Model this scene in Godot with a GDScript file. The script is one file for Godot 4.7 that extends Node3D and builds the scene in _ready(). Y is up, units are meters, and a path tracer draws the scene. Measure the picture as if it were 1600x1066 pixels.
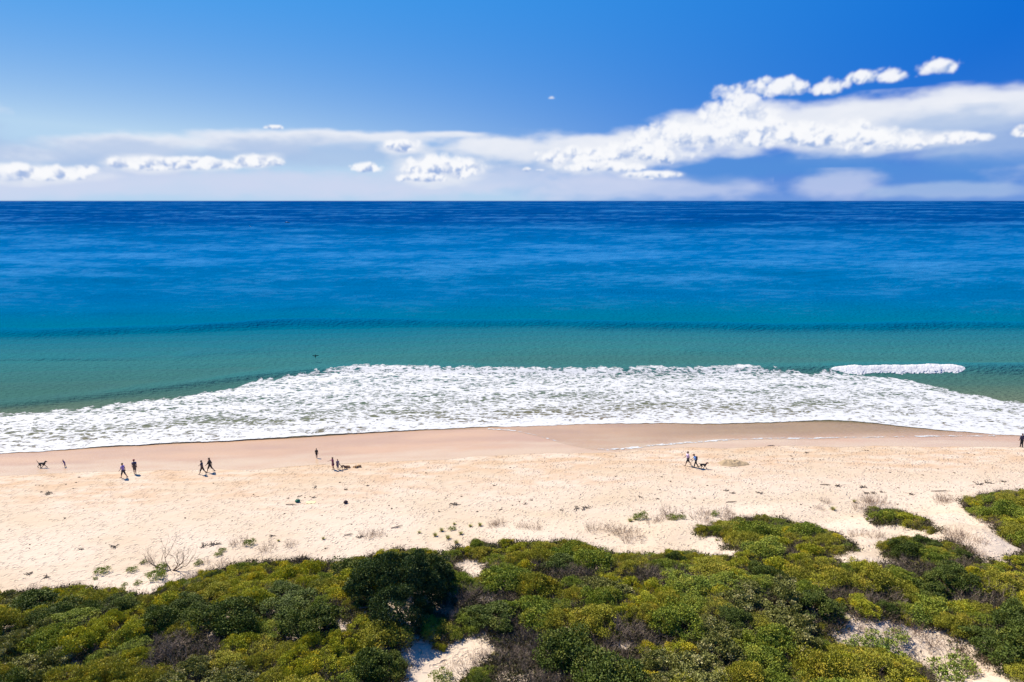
extends Node3D
# An open surf beach seen from above the dunes: camera at the origin, 32 m up, looking out to sea along -z.
# "d" below is the distance out to sea (d = -z); "x" runs along the shore.

const EXPOSURE := 2.1
const SUN_AZ := -47.0      # degrees from straight out to sea, negative towards the glitter on the water
const SUN_EL := 50.0
const STEP := 10.0
const FIRST := -130.0
var FOAM_LOW := PackedFloat32Array([85.8, 85.8, 85.8, 85.8, 85.8, 85.8, 85.8, 87.5, 89.7, 91.2, 92.8, 94.8, 96.5, 97.3, 98.2, 98.8, 98.4, 99.4, 100.2, 95.8, 93.0, 92.9, 92.9, 92.9, 92.9, 92.9, 92.9])
var FILM := PackedFloat32Array([85.8, 85.8, 85.8, 85.8, 85.8, 85.8, 85.8, 87.5, 89.7, 91.2, 92.8, 94.8, 95.9, 94.6, 84.8, 86.6, 89.0, 90.0, 90.9, 91.9, 92.2, 92.1, 92.1, 92.1, 92.1, 92.1, 92.1])
var WET := PackedFloat32Array([77.2, 77.2, 77.2, 77.2, 77.2, 77.2, 77.2, 77.2, 77.9, 78.8, 78.7, 79.9, 81.4, 82.5, 83.5, 85.3, 85.8, 86.1, 86.3, 86.5, 86.6, 86.6, 86.6, 86.6, 86.6, 86.6, 86.6])
var FOAM_HIGH := PackedFloat32Array([103.2, 103.2, 103.2, 103.2, 103.2, 103.2, 105.1, 109.8, 117.5, 130.3, 135.6, 135.6, 134.7, 133.8, 133.4, 133.6, 134.1, 134.6, 135.1, 130.7, 125.5, 110.7, 108.7, 108.7, 108.7, 108.7, 108.7])
var CREST_NEAR := PackedFloat32Array([108.7, 108.7, 108.7, 108.7, 108.7, 109.7, 114.4, 120.2, 126.7, 132.0, 134.3, 134.1, 133.7, 133.3, 132.9, 132.8, 133.1, 133.8, 134.5, 135.1, 135.7, 135.9, 135.7, 135.5, 135.5, 135.5, 135.5])
var CREST_FAR := PackedFloat32Array([175.7, 176.3, 176.8, 177.4, 179.1, 181.2, 183.7, 186.2, 186.6, 186.9, 187.3, 187.6, 187.9, 188.3, 187.4, 186.5, 185.6, 184.9, 184.3, 183.7, 183.1, 182.5, 182.4, 182.6, 182.8, 183.0, 183.1])
const SHORE_X := [-160.0, -62.0, -45.0, -30.0, -10.0, 5.0, 30.0, 50.0, 75.0, 160.0]
const SHORE_D := [78.0, 86.0, 88.0, 90.0, 95.0, 98.0, 99.0, 97.0, 94.0, 92.0]
const HUMMOCKS := [   # x, d, half-widths, height
	[15.1, 59.3, 5.0, 3.0, 0.9],
	[26.3, 62.7, 4.0, 3.0, 0.7],
	[35.0, 60.6, 4.0, 2.5, 0.8],
	[37.9, 52.3, 2.5, 4.0, 1.0],
	[48.0, 63.2, 6.0, 5.0, 1.3],
	[2.8, 57.3, 8.0, 4.0, 0.7],
	[12.8, 42.6, 9.0, 5.0, 1.0],
	[30.9, 47.9, 9.0, 4.0, 0.8],
	[-25.7, 46.6, 9.0, 4.0, 0.6],
	[-4.2, 37.3, 3.5, 4.0, -1.3],
	[23.5, 37.3, 6.0, 4.0, -1.1],
	[-3.4, 52.5, 2.5, 2.0, -0.5],
	[-10.3, 42.7, 5.0, 4.0, 0.5],
	[-8.0, 50.5, 4.0, 3.0, 0.5],
]
const VEILS := [   # azimuth, elevation, half-sizes in degrees; kind
	[-33.11, 2.82, 4.46, 0.57, "w"],
	[-28.2, 3.57, 5.75, 0.68, "w"],
	[-22.43, 4.01, 6.73, 0.71, "w"],
	[-16.6, 4.52, 6.17, 0.6, "w"],
	[-10.91, 4.78, 6.4, 0.42, "w"],
	[-5.01, 5.04, 4.01, 0.24, "w"],
	[-25.86, 3.03, 11.53, 0.96, "g"],
	[-14.79, 3.53, 9.76, 1.04, "g"],
	[-31.74, 2.19, 6.23, 0.84, "g"],
	[0.0, 3.41, 8.02, 1.45, "g"],
	[5.02, 4.03, 6.89, 0.96, "w"],
	[-2.01, 4.04, 4.53, 0.77, "w"],
	[-5.07, 1.44, 19.97, 0.98, "h"],
	[-23.94, 1.09, 19.88, 1.0, "h"],
	[-33.31, 1.0, 7.69, 0.91, "h"],
	[10.08, 0.89, 9.49, 0.87, "h"],
	[14.2, 5.87, 4.15, 0.79, "w"],
	[18.35, 5.75, 5.23, 0.99, "w"],
	[23.56, 5.77, 6.36, 1.05, "w"],
	[28.38, 5.75, 6.5, 1.17, "w"],
	[32.78, 5.82, 5.59, 1.27, "w"],
	[30.75, 4.6, 6.85, 1.15, "g"],
	[34.4, 3.62, 5.73, 1.59, "g"],
	[26.99, 3.91, 6.02, 1.12, "g"],
	[21.67, 2.58, 7.03, 0.91, "b"],
	[27.97, 1.84, 7.33, 0.96, "b"],
	[16.27, 2.19, 5.43, 0.76, "b"],
	[24.36, 1.09, 3.69, 0.81, "h"],
	[33.92, 1.81, 4.61, 0.99, "b"],
	[31.16, 0.68, 5.59, 0.52, "g"],
]
const HEAPS := [
	[17.2, 6.06, 2.78, 2.06],
	[13.79, 4.72, 4.18, 1.21],
	[19.31, 4.68, 3.93, 1.18],
	[23.67, 4.46, 3.67, 1.05],
	[26.99, 3.91, 3.1, 0.77],
	[31.18, 4.0, 1.98, 0.45],
	[9.98, 3.6, 3.87, 1.05],
	[5.04, 3.35, 2.98, 0.68],
	[7.05, 2.56, 3.46, 0.49],
	[11.02, 1.9, 1.95, 0.34],
	[19.75, 7.96, 2.17, 0.74],
	[23.19, 7.73, 1.33, 0.64],
	[26.19, 8.29, 1.8, 0.54],
	[29.82, 8.62, 1.32, 0.56],
	[35.0, 4.3, 0.67, 0.44],
	[-26.72, 2.48, 2.48, 0.53],
	[-23.4, 2.55, 3.05, 0.49],
	[-19.44, 2.8, 1.82, 0.51],
	[-30.65, 1.97, 0.94, 0.42],
	[-33.93, 1.73, 4.02, 0.62],
	[-8.5, 4.1, 1.49, 0.57],
	[-5.55, 2.42, 3.02, 1.07],
	[-11.49, 2.43, 1.22, 0.44],
	[-7.07, 1.68, 2.0, 0.39],
	[1.11, 2.38, 0.36, 0.15],
	[2.28, 2.33, 0.45, 0.1],
	[3.03, 7.74, 0.25, 0.09],
	[-18.15, 5.31, 0.63, 0.18],
]
const BUSHES := [   # kind, x, d, radius
	["m", -28.9, 41.6, 1.48], ["o", -39.2, 46.5, 1.38], ["m", 22.0, 29.1, 1.13], ["o", 4.1, 43.8, 1.05], ["o", 23.1, 45.8, 1.44], ["m", 54.3, 64.8, 1.6],
	["m", 14.7, 44.4, 1.42], ["o", -17.1, 32.8, 1.78], ["s", -19.1, 34.9, 1.06], ["m", -11.8, 45.9, 0.85], ["b", 24.8, 29.4, 1.11], ["m", -27.1, 29.8, 1.15],
	["o", -9.0, 31.6, 1.79], ["b", -32.3, 43.4, 0.92], ["o", 26.9, 28.0, 1.13], ["b", -10.4, 38.8, 1.2], ["b", 23.4, 37.0, 0.85], ["o", -40.1, 43.0, 1.25],
	["t", -20.4, 36.9, 1.17], ["b", 14.5, 48.6, 1.28], ["o", 20.7, 35.0, 1.72], ["b", -23.6, 32.7, 1.49], ["s", -18.4, 36.5, 1.06], ["t", -3.6, 42.9, 1.0],
	["o", 2.3, 50.9, 1.4], ["b", 21.2, 48.3, 0.65], ["m", 4.0, 31.8, 1.25], ["b", 0.6, 54.6, 1.14], ["o", 55.3, 66.4, 1.5], ["o", 1.4, 46.4, 1.18],
	["o", 10.3, 41.9, 1.06], ["b", -36.0, 39.0, 1.44], ["o", 27.8, 30.3, 1.72], ["b", -14.9, 47.4, 1.0], ["o", -18.4, 29.3, 1.27], ["d", -1.8, 35.5, 0.82],
	["b", 18.1, 49.8, 0.85], ["m", -23.0, 29.4, 1.67], ["t", -20.5, 39.7, 0.88], ["o", 62.1, 70.3, 0.85], ["t", -2.2, 44.2, 0.88], ["o", -6.5, 31.0, 1.02],
	["b", 20.5, 29.0, 0.94], ["b", 17.3, 27.1, 0.89], ["m", -14.9, 30.4, 1.18], ["b", 17.4, 48.6, 0.85], ["m", 18.8, 38.4, 0.83], ["o", 19.5, 58.1, 1.46],
	["o", 29.8, 47.7, 0.68], ["t", 1.7, 33.4, 1.19], ["o", -4.7, 49.1, 0.85], ["o", 28.6, 32.4, 0.47], ["o", -14.3, 53.5, 0.85], ["t", 0.9, 39.0, 1.16],
	["b", 43.9, 55.4, 1.33], ["s", 12.1, 38.7, 1.0], ["d", 30.0, 36.4, 1.92], ["o", -29.7, 35.7, 1.08], ["d", 12.5, 49.7, 0.85], ["m", 44.4, 58.9, 1.53],
	["o", 58.2, 65.5, 1.1], ["s", -30.2, 40.7, 0.97], ["m", 8.1, 50.6, 0.85], ["t", -19.2, 37.6, 1.0], ["o", 19.5, 37.0, 1.02], ["o", 48.8, 56.9, 1.35],
	["m", 9.9, 28.4, 1.34], ["m", 38.6, 42.8, 1.87], ["m", -41.0, 46.5, 1.34], ["b", -5.4, 28.4, 0.89], ["o", 45.9, 60.6, 1.25], ["d", -18.4, 41.2, 1.92],
	["m", 59.5, 70.1, 0.85], ["t", -18.0, 54.3, 0.85], ["b", -17.5, 51.9, 0.9], ["o", 5.4, 40.2, 1.66], ["b", -9.8, 36.8, 1.02], ["s", 14.8, 41.7, 1.38],
	["m", -25.0, 29.8, 1.5], ["b", -19.3, 45.4, 1.05], ["b", 32.7, 45.7, 0.85], ["t", 28.9, 46.1, 0.76], ["b", -34.2, 49.7, 0.85], ["o", 55.8, 63.2, 1.11],
	["d", 30.8, 45.2, 1.46], ["s", 17.3, 38.1, 1.35], ["m", 5.2, 54.0, 1.28], ["m", -5.7, 47.1, 1.56], ["b", -29.8, 47.6, 0.85], ["d", -11.8, 49.7, 2.0],
	["o", 40.4, 49.6, 0.85], ["o", 30.7, 34.3, 1.81], ["b", -11.2, 55.3, 0.85], ["o", 17.4, 35.0, 1.74], ["s", 8.0, 33.7, 0.98], ["o", -8.4, 27.1, 1.32],
	["o", -2.7, 55.1, 1.01], ["o", -20.9, 45.1, 1.58], ["d", 31.0, 38.2, 1.47], ["d", 3.0, 27.6, 1.65], ["o", -13.6, 34.9, 1.04], ["o", 22.6, 47.9, 1.2],
	["b", 22.5, 60.7, 0.85], ["m", 20.5, 55.4, 1.88], ["o", 20.5, 46.7, 1.28], ["o", 26.3, 58.4, 0.85], ["b", 23.2, 30.0, 0.92], ["s", -32.0, 39.9, 1.09],
	["o", -14.5, 27.9, 1.64], ["b", -17.3, 27.1, 1.17], ["b", -14.6, 49.3, 0.99], ["o", 9.1, 31.9, 1.71], ["d", -14.7, 42.7, 1.7], ["d", -2.6, 32.7, 1.37],
	["d", -8.2, 36.3, 1.81], ["b", -33.4, 47.8, 0.85], ["o", 25.4, 52.8, 1.21], ["m", -4.0, 46.1, 1.37], ["t", 21.6, 51.3, 0.96], ["t", -21.5, 38.9, 1.15],
	["o", -25.3, 44.6, 0.85], ["o", 34.9, 37.2, 1.57], ["s", -30.7, 38.3, 1.11], ["m", 14.1, 35.9, 1.67], ["s", -27.3, 37.5, 0.99], ["d", 3.8, 49.4, 1.52],
	["m", 13.2, 28.5, 1.3], ["o", -12.3, 29.2, 1.17], ["b", -33.2, 35.2, 1.38], ["o", -15.4, 38.6, 1.29], ["m", 20.8, 32.3, 1.0], ["o", -8.3, 48.4, 1.58],
	["m", -8.3, 29.7, 1.39], ["b", -10.3, 45.8, 1.04], ["b", 8.8, 41.9, 1.24], ["m", -9.9, 52.4, 1.13], ["m", 6.4, 48.9, 1.7], ["o", 6.2, 29.9, 1.11],
	["b", 34.2, 42.8, 1.31], ["s", -37.1, 47.1, 1.17], ["o", -33.2, 37.0, 1.5], ["m", -1.7, 36.5, 0.85], ["d", 31.7, 40.0, 1.36], ["t", 5.3, 36.8, 0.85],
	["d", -28.9, 43.5, 1.1], ["b", 14.4, 32.4, 1.1], ["o", -23.8, 37.1, 1.23], ["m", 19.8, 50.5, 1.78], ["b", -21.2, 49.5, 0.94], ["d", 5.0, 33.6, 1.94],
	["b", -10.2, 50.7, 1.07], ["b", 49.3, 63.2, 0.85], ["t", 12.0, 46.0, 1.0], ["b", -21.5, 27.9, 1.38], ["o", -14.0, 32.9, 1.26], ["b", -17.8, 48.1, 1.18],
	["b", 23.3, 50.3, 1.16], ["m", 44.4, 49.4, 1.38], ["o", 37.2, 46.2, 1.04], ["b", 35.5, 58.0, 1.04], ["o", -23.0, 35.5, 1.54], ["o", 25.7, 45.5, 1.62],
	["o", 15.9, 27.6, 1.64], ["m", -25.0, 38.0, 1.17], ["s", -15.7, 35.6, 1.1], ["m", 33.3, 36.4, 1.2], ["o", -14.0, 52.3, 0.85], ["b", 36.3, 45.2, 1.03],
	["m", 24.2, 60.0, 1.04], ["m", 16.8, 46.6, 1.0], ["s", -35.7, 47.2, 1.0], ["m", -6.3, 49.0, 1.49], ["s", 10.0, 35.4, 1.37], ["o", -3.7, 28.8, 1.65],
	["m", -11.4, 30.8, 1.87], ["m", 11.0, 29.7, 1.27], ["d", -12.7, 40.5, 1.71], ["s", 7.0, 43.7, 1.14], ["o", -0.8, 38.3, 0.47], ["m", 32.7, 34.7, 1.7],
	["s", 16.8, 40.5, 1.42], ["o", 51.2, 60.2, 1.04], ["d", -22.1, 43.5, 1.22], ["t", 6.3, 47.0, 0.9], ["o", -20.6, 30.6, 1.89], ["b", -1.0, 30.0, 0.96],
	["b", 19.8, 30.6, 1.2], ["m", 7.8, 29.0, 1.44], ["o", 23.5, 54.6, 1.08], ["b", -20.5, 47.4, 0.94], ["o", 4.0, 29.7, 1.83], ["b", -22.4, 37.4, 0.99],
	["d", -1.2, 41.9, 1.64], ["o", 24.1, 27.4, 1.66], ["s", -16.8, 35.0, 1.14], ["o", 16.9, 58.0, 0.85], ["d", -16.1, 45.0, 1.45], ["b", 14.3, 27.0, 1.0],
	["s", 18.4, 44.0, 1.31], ["o", 4.6, 55.3, 0.85], ["d", 28.9, 44.2, 1.33], ["o", -4.6, 50.5, 0.47], ["o", 12.5, 33.7, 1.47], ["o", 16.2, 30.2, 1.47],
	["b", 1.1, 49.1, 0.88], ["m", 1.5, 42.0, 1.89], ["o", -7.7, 50.0, 1.27], ["b", -26.6, 31.5, 1.02], ["m", -30.9, 34.0, 1.04], ["m", -7.3, 28.5, 1.2],
	["b", -20.5, 50.7, 1.17], ["o", 48.5, 53.9, 1.85], ["d", -28.1, 33.7, 1.58], ["o", 0.7, 51.1, 1.18], ["o", 1.6, 44.7, 1.8], ["m", 26.1, 42.4, 1.01],
	["m", -16.5, 31.0, 1.61], ["b", -12.6, 36.9, 1.17], ["o", 26.9, 57.3, 0.85], ["b", 37.2, 44.0, 1.14], ["b", -5.3, 52.1, 0.47], ["b", -7.9, 51.5, 1.1],
	["m", -36.5, 41.0, 1.34], ["o", -5.1, 41.4, 1.23], ["o", 35.8, 43.3, 1.26], ["m", 27.5, 45.6, 1.28], ["b", -23.0, 52.8, 0.85], ["b", 50.5, 67.4, 0.85],
	["o", 7.5, 27.2, 1.25], ["o", 21.9, 36.8, 0.85], ["o", 0.3, 28.3, 1.06], ["b", -34.6, 48.5, 0.85], ["t", 6.3, 36.6, 0.98], ["m", 14.2, 30.0, 1.42],
	["o", 22.2, 35.4, 0.8], ["o", 20.4, 27.1, 1.74], ["m", -28.5, 30.5, 1.26], ["b", -34.5, 42.9, 1.05], ["m", 34.4, 46.4, 0.85], ["o", 46.1, 51.2, 1.48],
	["b", 21.1, 57.9, 0.87], ["o", 36.1, 38.7, 1.53], ["m", 27.9, 42.4, 1.75], ["o", 33.2, 38.9, 1.66], ["o", 10.1, 49.5, 0.85], ["b", 2.6, 45.9, 0.93],
	["m", 58.6, 67.4, 1.07], ["d", 41.2, 45.4, 1.42], ["m", 45.3, 53.2, 1.32], ["m", 46.1, 65.2, 0.47], ["m", -34.6, 38.6, 1.15], ["o", 13.3, 41.0, 1.14],
	["m", -15.1, 40.9, 1.05], ["m", 11.2, 48.0, 1.06], ["o", -35.7, 44.7, 1.26], ["d", -31.6, 42.2, 1.21], ["b", -16.2, 51.3, 1.42], ["m", 20.3, 60.5, 0.85],
	["d", -21.0, 42.3, 1.12], ["b", 5.8, 31.8, 1.42], ["t", 9.2, 46.1, 0.98], ["s", 18.2, 42.3, 1.21], ["o", 42.0, 54.1, 1.53], ["o", -13.0, 45.2, 1.32],
	["s", -27.6, 35.2, 1.09], ["b", 9.6, 44.4, 1.09], ["m", -18.8, 33.6, 1.24], ["m", 42.2, 51.8, 1.83], ["o", -24.9, 35.1, 1.66], ["t", 26.6, 46.8, 0.85],
	["b", 39.1, 44.8, 0.96], ["t", 8.6, 38.8, 1.21], ["m", 16.7, 32.3, 1.61], ["m", -0.6, 48.2, 0.85], ["m", 10.3, 39.8, 1.85], ["d", -20.8, 54.2, 0.47],
	["b", 47.0, 57.8, 0.88], ["t", 0.2, 34.2, 0.76], ["b", -30.3, 46.3, 0.85], ["o", 14.7, 46.5, 1.81], ["b", 12.1, 31.0, 0.99], ["m", -1.1, 49.6, 0.47],
	["m", 33.9, 59.2, 1.29], ["m", -23.8, 27.2, 1.78], ["b", 33.6, 41.3, 1.27], ["t", 1.4, 35.8, 1.04], ["o", -16.7, 37.0, 1.45], ["b", -24.5, 50.3, 0.85],
	["m", 48.1, 65.3, 0.85], ["o", -9.4, 46.8, 1.23], ["t", 22.6, 43.7, 0.76], ["b", -24.1, 40.2, 1.22], ["m", 12.0, 41.6, 1.46], ["b", -23.7, 44.1, 1.37],
	["m", 20.2, 43.9, 1.2], ["b", -11.3, 36.4, 1.11], ["o", 18.7, 32.6, 1.78], ["o", -22.0, 33.7, 1.17], ["t", 23.3, 51.8, 0.87], ["d", 30.7, 51.6, 0.85],
	["b", -24.8, 46.6, 0.85], ["o", -30.3, 31.9, 1.79], ["s", -29.0, 37.3, 1.12], ["b", 49.4, 59.2, 1.16], ["m", -27.3, 45.0, 0.85], ["m", 35.4, 41.7, 1.09],
	["o", 43.3, 57.8, 1.12], ["m", -12.4, 53.0, 0.93], ["o", 18.1, 29.7, 1.58], ["o", 1.2, 30.1, 1.4], ["m", 13.7, 51.0, 0.85], ["m", 15.5, 37.5, 1.65],
	["o", 19.2, 60.0, 0.85], ["o", 15.9, 49.4, 0.85], ["d", 3.4, 36.0, 1.8], ["b", -40.1, 49.0, 0.85], ["d", -5.9, 32.9, 0.85], ["b", -11.0, 34.5, 0.99],
	["o", 8.5, 47.2, 1.22], ["m", 6.1, 42.4, 1.4], ["m", -28.7, 39.2, 1.63], ["b", -38.1, 42.4, 1.27], ["m", 39.3, 46.6, 1.15], ["d", -42.9, 48.1, 0.85],
	["o", 28.2, 40.2, 1.1], ["m", 4.0, 51.9, 1.5], ["b", 46.9, 65.7, 0.47], ["m", -12.8, 42.9, 0.85], ["b", -26.3, 40.7, 1.2], ["m", -7.3, 53.6, 0.85],
	["t", 4.7, 47.9, 0.86], ["m", 25.3, 55.4, 1.62], ["m", -43.0, 46.4, 1.57], ["b", -25.3, 42.6, 1.02], ["t", 3.0, 48.2, 0.84], ["o", -1.4, 33.8, 1.1],
	["t", -18.4, 38.8, 1.03], ["m", -18.6, 31.6, 1.03], ["m", 22.8, 56.8, 1.25], ["o", -33.7, 40.8, 1.78], ["s", 15.9, 43.1, 1.03], ["b", 36.7, 42.3, 0.92],
	["o", 53.0, 62.6, 1.49], ["o", 42.6, 47.7, 1.47], ["m", 12.0, 43.8, 1.7], ["b", -22.5, 51.7, 1.22], ["d", 34.1, 49.0, 0.85], ["o", 22.4, 31.4, 0.99],
	["d", -23.1, 41.4, 1.39], ["t", 32.6, 43.4, 1.22], ["b", 37.6, 48.0, 0.85], ["t", -4.3, 43.7, 0.75], ["d", 35.9, 60.6, 0.47], ["b", -22.7, 48.0, 0.88],
	["o", -7.5, 46.8, 1.11], ["t", 4.9, 38.0, 0.92], ["m", -1.3, 53.2, 1.01], ["o", 55.7, 68.5, 0.85], ["d", 13.9, 39.8, 1.2], ["o", -14.2, 50.7, 1.04],
	["b", 23.1, 42.1, 1.1], ["o", 6.5, 53.9, 0.85], ["b", 35.5, 56.1, 0.47], ["o", -9.3, 55.1, 0.85], ["b", 1.1, 53.3, 1.11], ["b", 15.9, 45.3, 0.99],
	["m", 56.0, 69.5, 0.85], ["b", -28.8, 46.3, 0.85], ["m", 30.1, 32.6, 1.09], ["m", 31.7, 48.5, 1.3], ["b", -19.0, 53.9, 0.85], ["b", 56.4, 64.3, 1.03],
	["b", -7.5, 38.5, 0.47], ["m", -2.8, 42.1, 0.98], ["o", 2.5, 54.1, 1.1], ["m", -2.7, 45.4, 0.85], ["o", 3.2, 40.8, 1.3], ["m", -9.4, 33.7, 1.01],
	["o", 5.9, 52.6, 1.51], ["b", -17.6, 43.5, 1.2], ["b", -31.6, 46.5, 1.0], ["b", -20.8, 52.7, 1.21], ["o", 47.2, 59.6, 1.53], ["b", -26.4, 27.1, 1.13],
	["o", 48.8, 61.7, 1.35], ["o", 60.9, 68.9, 1.49], ["o", -20.7, 35.3, 1.26], ["b", -7.4, 55.1, 0.85], ["o", -37.9, 45.0, 1.2], ["m", -12.3, 27.1, 1.55],
	["o", -22.2, 46.5, 1.52], ["b", -17.3, 49.8, 1.48], ["b", -19.7, 43.9, 0.97], ["t", -16.2, 54.1, 0.79], ["m", -11.1, 41.8, 0.79], ["s", -26.9, 36.3, 1.12],
	["b", -17.1, 53.2, 0.94], ["b", 50.9, 66.3, 0.85], ["m", 45.4, 56.6, 1.6], ["o", 5.6, 55.5, 0.85], ["o", 51.3, 64.3, 1.17], ["t", 2.0, 39.6, 0.76],
	["s", 12.3, 37.0, 1.29], ["t", 31.4, 47.3, 0.85], ["b", 21.6, 45.3, 1.39], ["m", 7.4, 51.9, 0.85], ["t", -17.8, 37.8, 0.75], ["o", 47.5, 63.2, 0.85],
	["s", 11.5, 35.4, 0.95], ["o", 34.5, 51.4, 0.47], ["m", -3.7, 47.7, 0.85], ["t", 6.9, 38.1, 1.23], ["m", 26.9, 52.3, 0.47], ["t", 5.6, 35.6, 0.91],
	["o", -0.4, 32.0, 1.28], ["o", -10.6, 28.3, 1.01], ["b", 19.2, 47.4, 1.33], ["b", -9.6, 40.6, 0.86], ["b", 43.8, 51.1, 0.85], ["s", 7.9, 35.4, 0.97],
	["o", 51.2, 57.5, 1.67], ["t", 8.1, 45.9, 0.92], ["b", 21.9, 49.0, 0.88], ["m", 23.9, 58.7, 1.03], ["m", 4.3, 45.8, 1.18], ["t", 30.4, 46.9, 0.75],
	["o", -44.8, 48.5, 0.85], ["o", -1.0, 50.6, 0.78], ["t", 10.7, 45.2, 1.14], ["d", -26.6, 43.3, 1.12], ["m", -16.8, 28.9, 1.4], ["o", -8.3, 39.8, 1.7],
	["b", -11.5, 47.7, 1.47], ["o", 34.2, 50.5, 0.85], ["o", -1.4, 37.5, 0.47], ["o", 18.8, 49.3, 0.47], ["m", -0.3, 46.2, 1.75], ["o", -4.7, 31.3, 1.3],
	["b", -30.8, 47.6, 0.85], ["d", 57.6, 68.8, 1.21], ["o", 23.8, 31.7, 0.93], ["m", 47.0, 56.2, 1.09], ["m", -9.2, 35.0, 1.06], ["d", -33.9, 45.1, 1.86],
	["m", 23.6, 36.0, 0.47], ["b", 54.5, 69.4, 0.85], ["o", 54.2, 60.8, 1.55], ["d", -7.3, 34.9, 0.47], ["t", 30.9, 43.4, 0.96], ["m", 1.9, 55.6, 0.85],
	["o", -37.3, 49.5, 0.47], ["o", -3.3, 27.2, 1.06], ["s", 10.5, 33.0, 1.41], ["m", -11.3, 53.5, 1.06], ["t", 2.0, 37.7, 1.22], ["t", 2.2, 34.7, 1.03],
	["t", 35.3, 63.1, 0.85], ["s", 8.5, 36.5, 1.02], ["b", 10.3, 37.4, 1.15], ["b", -18.0, 45.6, 0.95], ["m", 14.3, 33.8, 1.26], ["b", 59.8, 66.4, 1.14],
	["m", 26.6, 51.6, 0.85], ["m", -1.8, 47.8, 0.85], ["b", -2.7, 30.9, 0.87], ["m", -3.7, 41.1, 0.74], ["o", 9.5, 48.0, 1.06], ["d", -13.2, 49.0, 0.71],
	["o", 19.3, 53.3, 1.77], ["b", -42.1, 45.3, 0.92], ["m", 11.1, 50.8, 0.85], ["o", -24.5, 49.2, 0.85], ["m", 18.1, 57.9, 0.85], ["t", -0.8, 43.7, 1.06],
	["b", -16.8, 47.3, 0.88], ["m", 31.3, 50.5, 1.01], ["b", -11.6, 51.7, 1.36], ["d", 36.1, 59.7, 0.47], ["s", 5.0, 44.7, 0.91], ["m", 63.1, 71.1, 0.47],
	["b", -20.4, 33.6, 1.05], ["b", -35.7, 49.1, 0.85], ["o", -31.4, 44.8, 1.36], ["o", 9.6, 50.5, 0.85], ["d", -30.2, 42.8, 1.45], ["m", 35.8, 64.4, 0.85],
	["m", 42.7, 49.7, 1.12], ["m", -13.2, 31.3, 1.45], ["m", 24.4, 46.9, 0.85], ["b", -6.7, 29.9, 0.9], ["d", 30.2, 49.6, 1.25], ["b", -1.1, 27.7, 1.03],
	["o", 29.8, 51.1, 0.85], ["o", 22.6, 34.3, 0.47], ["m", 46.6, 64.5, 0.85], ["m", 8.7, 51.4, 0.85], ["m", 53.1, 67.6, 0.91], ["m", 41.1, 47.3, 1.08],
	["d", 24.6, 42.0, 0.87], ["o", 18.8, 28.2, 1.23], ["o", -5.5, 54.0, 0.47], ["t", 32.7, 46.7, 0.86], ["m", -25.1, 31.8, 1.08], ["b", 25.4, 47.0, 0.85],
	["d", 35.3, 61.7, 0.85], ["b", 7.2, 41.0, 0.9], ["o", 45.7, 63.8, 0.85], ["b", 22.0, 32.4, 0.85], ["o", -24.3, 45.5, 0.85], ["d", 33.1, 50.8, 0.85],
	["m", -3.0, 34.0, 0.85], ["m", -22.0, 54.1, 0.47], ["b", 47.9, 66.4, 0.47], ["d", -14.5, 45.2, 0.85], ["o", 30.7, 41.7, 1.04], ["b", -18.8, 51.4, 0.89],
	["o", -13.9, 44.0, 0.85], ["m", 51.1, 62.1, 1.82], ["o", 50.4, 55.7, 1.7], ["o", 34.2, 44.9, 1.61], ["b", -19.8, 49.5, 1.16], ["m", 25.9, 30.2, 1.28],
	["o", 11.5, 28.2, 1.3], ["o", -31.4, 36.4, 1.44], ["t", 7.3, 39.4, 1.11], ["m", -16.6, 41.2, 1.03], ["t", -0.3, 39.1, 0.8], ["b", 23.1, 34.6, 0.47],
	["m", 22.9, 61.9, 0.47], ["t", 28.9, 47.3, 0.85], ["m", 42.2, 55.6, 0.98], ["b", -33.5, 46.8, 0.87], ["o", -19.7, 28.1, 1.2], ["b", 12.7, 50.8, 0.85],
	["b", -32.2, 47.9, 0.85], ["b", -24.3, 53.1, 0.47], ["o", 33.0, 48.9, 0.85], ["b", 23.2, 35.6, 0.47], ["s", -38.7, 48.3, 0.85], ["m", -41.8, 48.9, 0.85],
	["o", 27.1, 58.4, 0.47], ["t", -0.3, 37.4, 1.08], ["o", 36.8, 40.5, 1.44], ["b", -33.4, 49.1, 0.85], ["m", 2.2, 31.9, 1.11], ["o", 11.2, 49.8, 0.85],
	["m", 22.6, 59.2, 1.25], ["t", 4.9, 46.9, 0.8], ["b", -25.4, 28.1, 1.06], ["o", -13.4, 38.0, 1.14], ["o", 19.2, 39.8, 0.47], ["o", 40.3, 44.0, 1.23],
	["o", 36.1, 57.3, 0.47], ["o", 19.6, 39.4, 0.47], ["t", 25.4, 43.8, 1.19], ["d", 29.3, 50.1, 0.47], ["d", -7.3, 37.7, 0.85], ["o", -39.7, 44.9, 1.59],
	["o", -4.6, 33.1, 0.85], ["b", 8.2, 44.2, 1.01], ["m", 36.7, 63.1, 0.85], ["o", 36.1, 61.4, 0.47], ["m", -34.9, 36.9, 1.06], ["m", -7.2, 33.9, 0.47],
	["o", 53.8, 68.4, 0.85], ["t", 34.4, 62.1, 0.44], ["s", -15.1, 34.5, 1.06], ["m", -1.8, 55.9, 0.85], ["b", 44.2, 62.4, 0.85], ["b", 25.1, 31.5, 0.85],
	["m", -25.7, 49.8, 0.85], ["m", 22.1, 27.7, 1.27], ["s", 19.1, 45.4, 0.91], ["o", -5.3, 52.8, 0.47], ["m", -3.0, 56.6, 0.85], ["m", -8.0, 33.0, 1.15],
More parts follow.
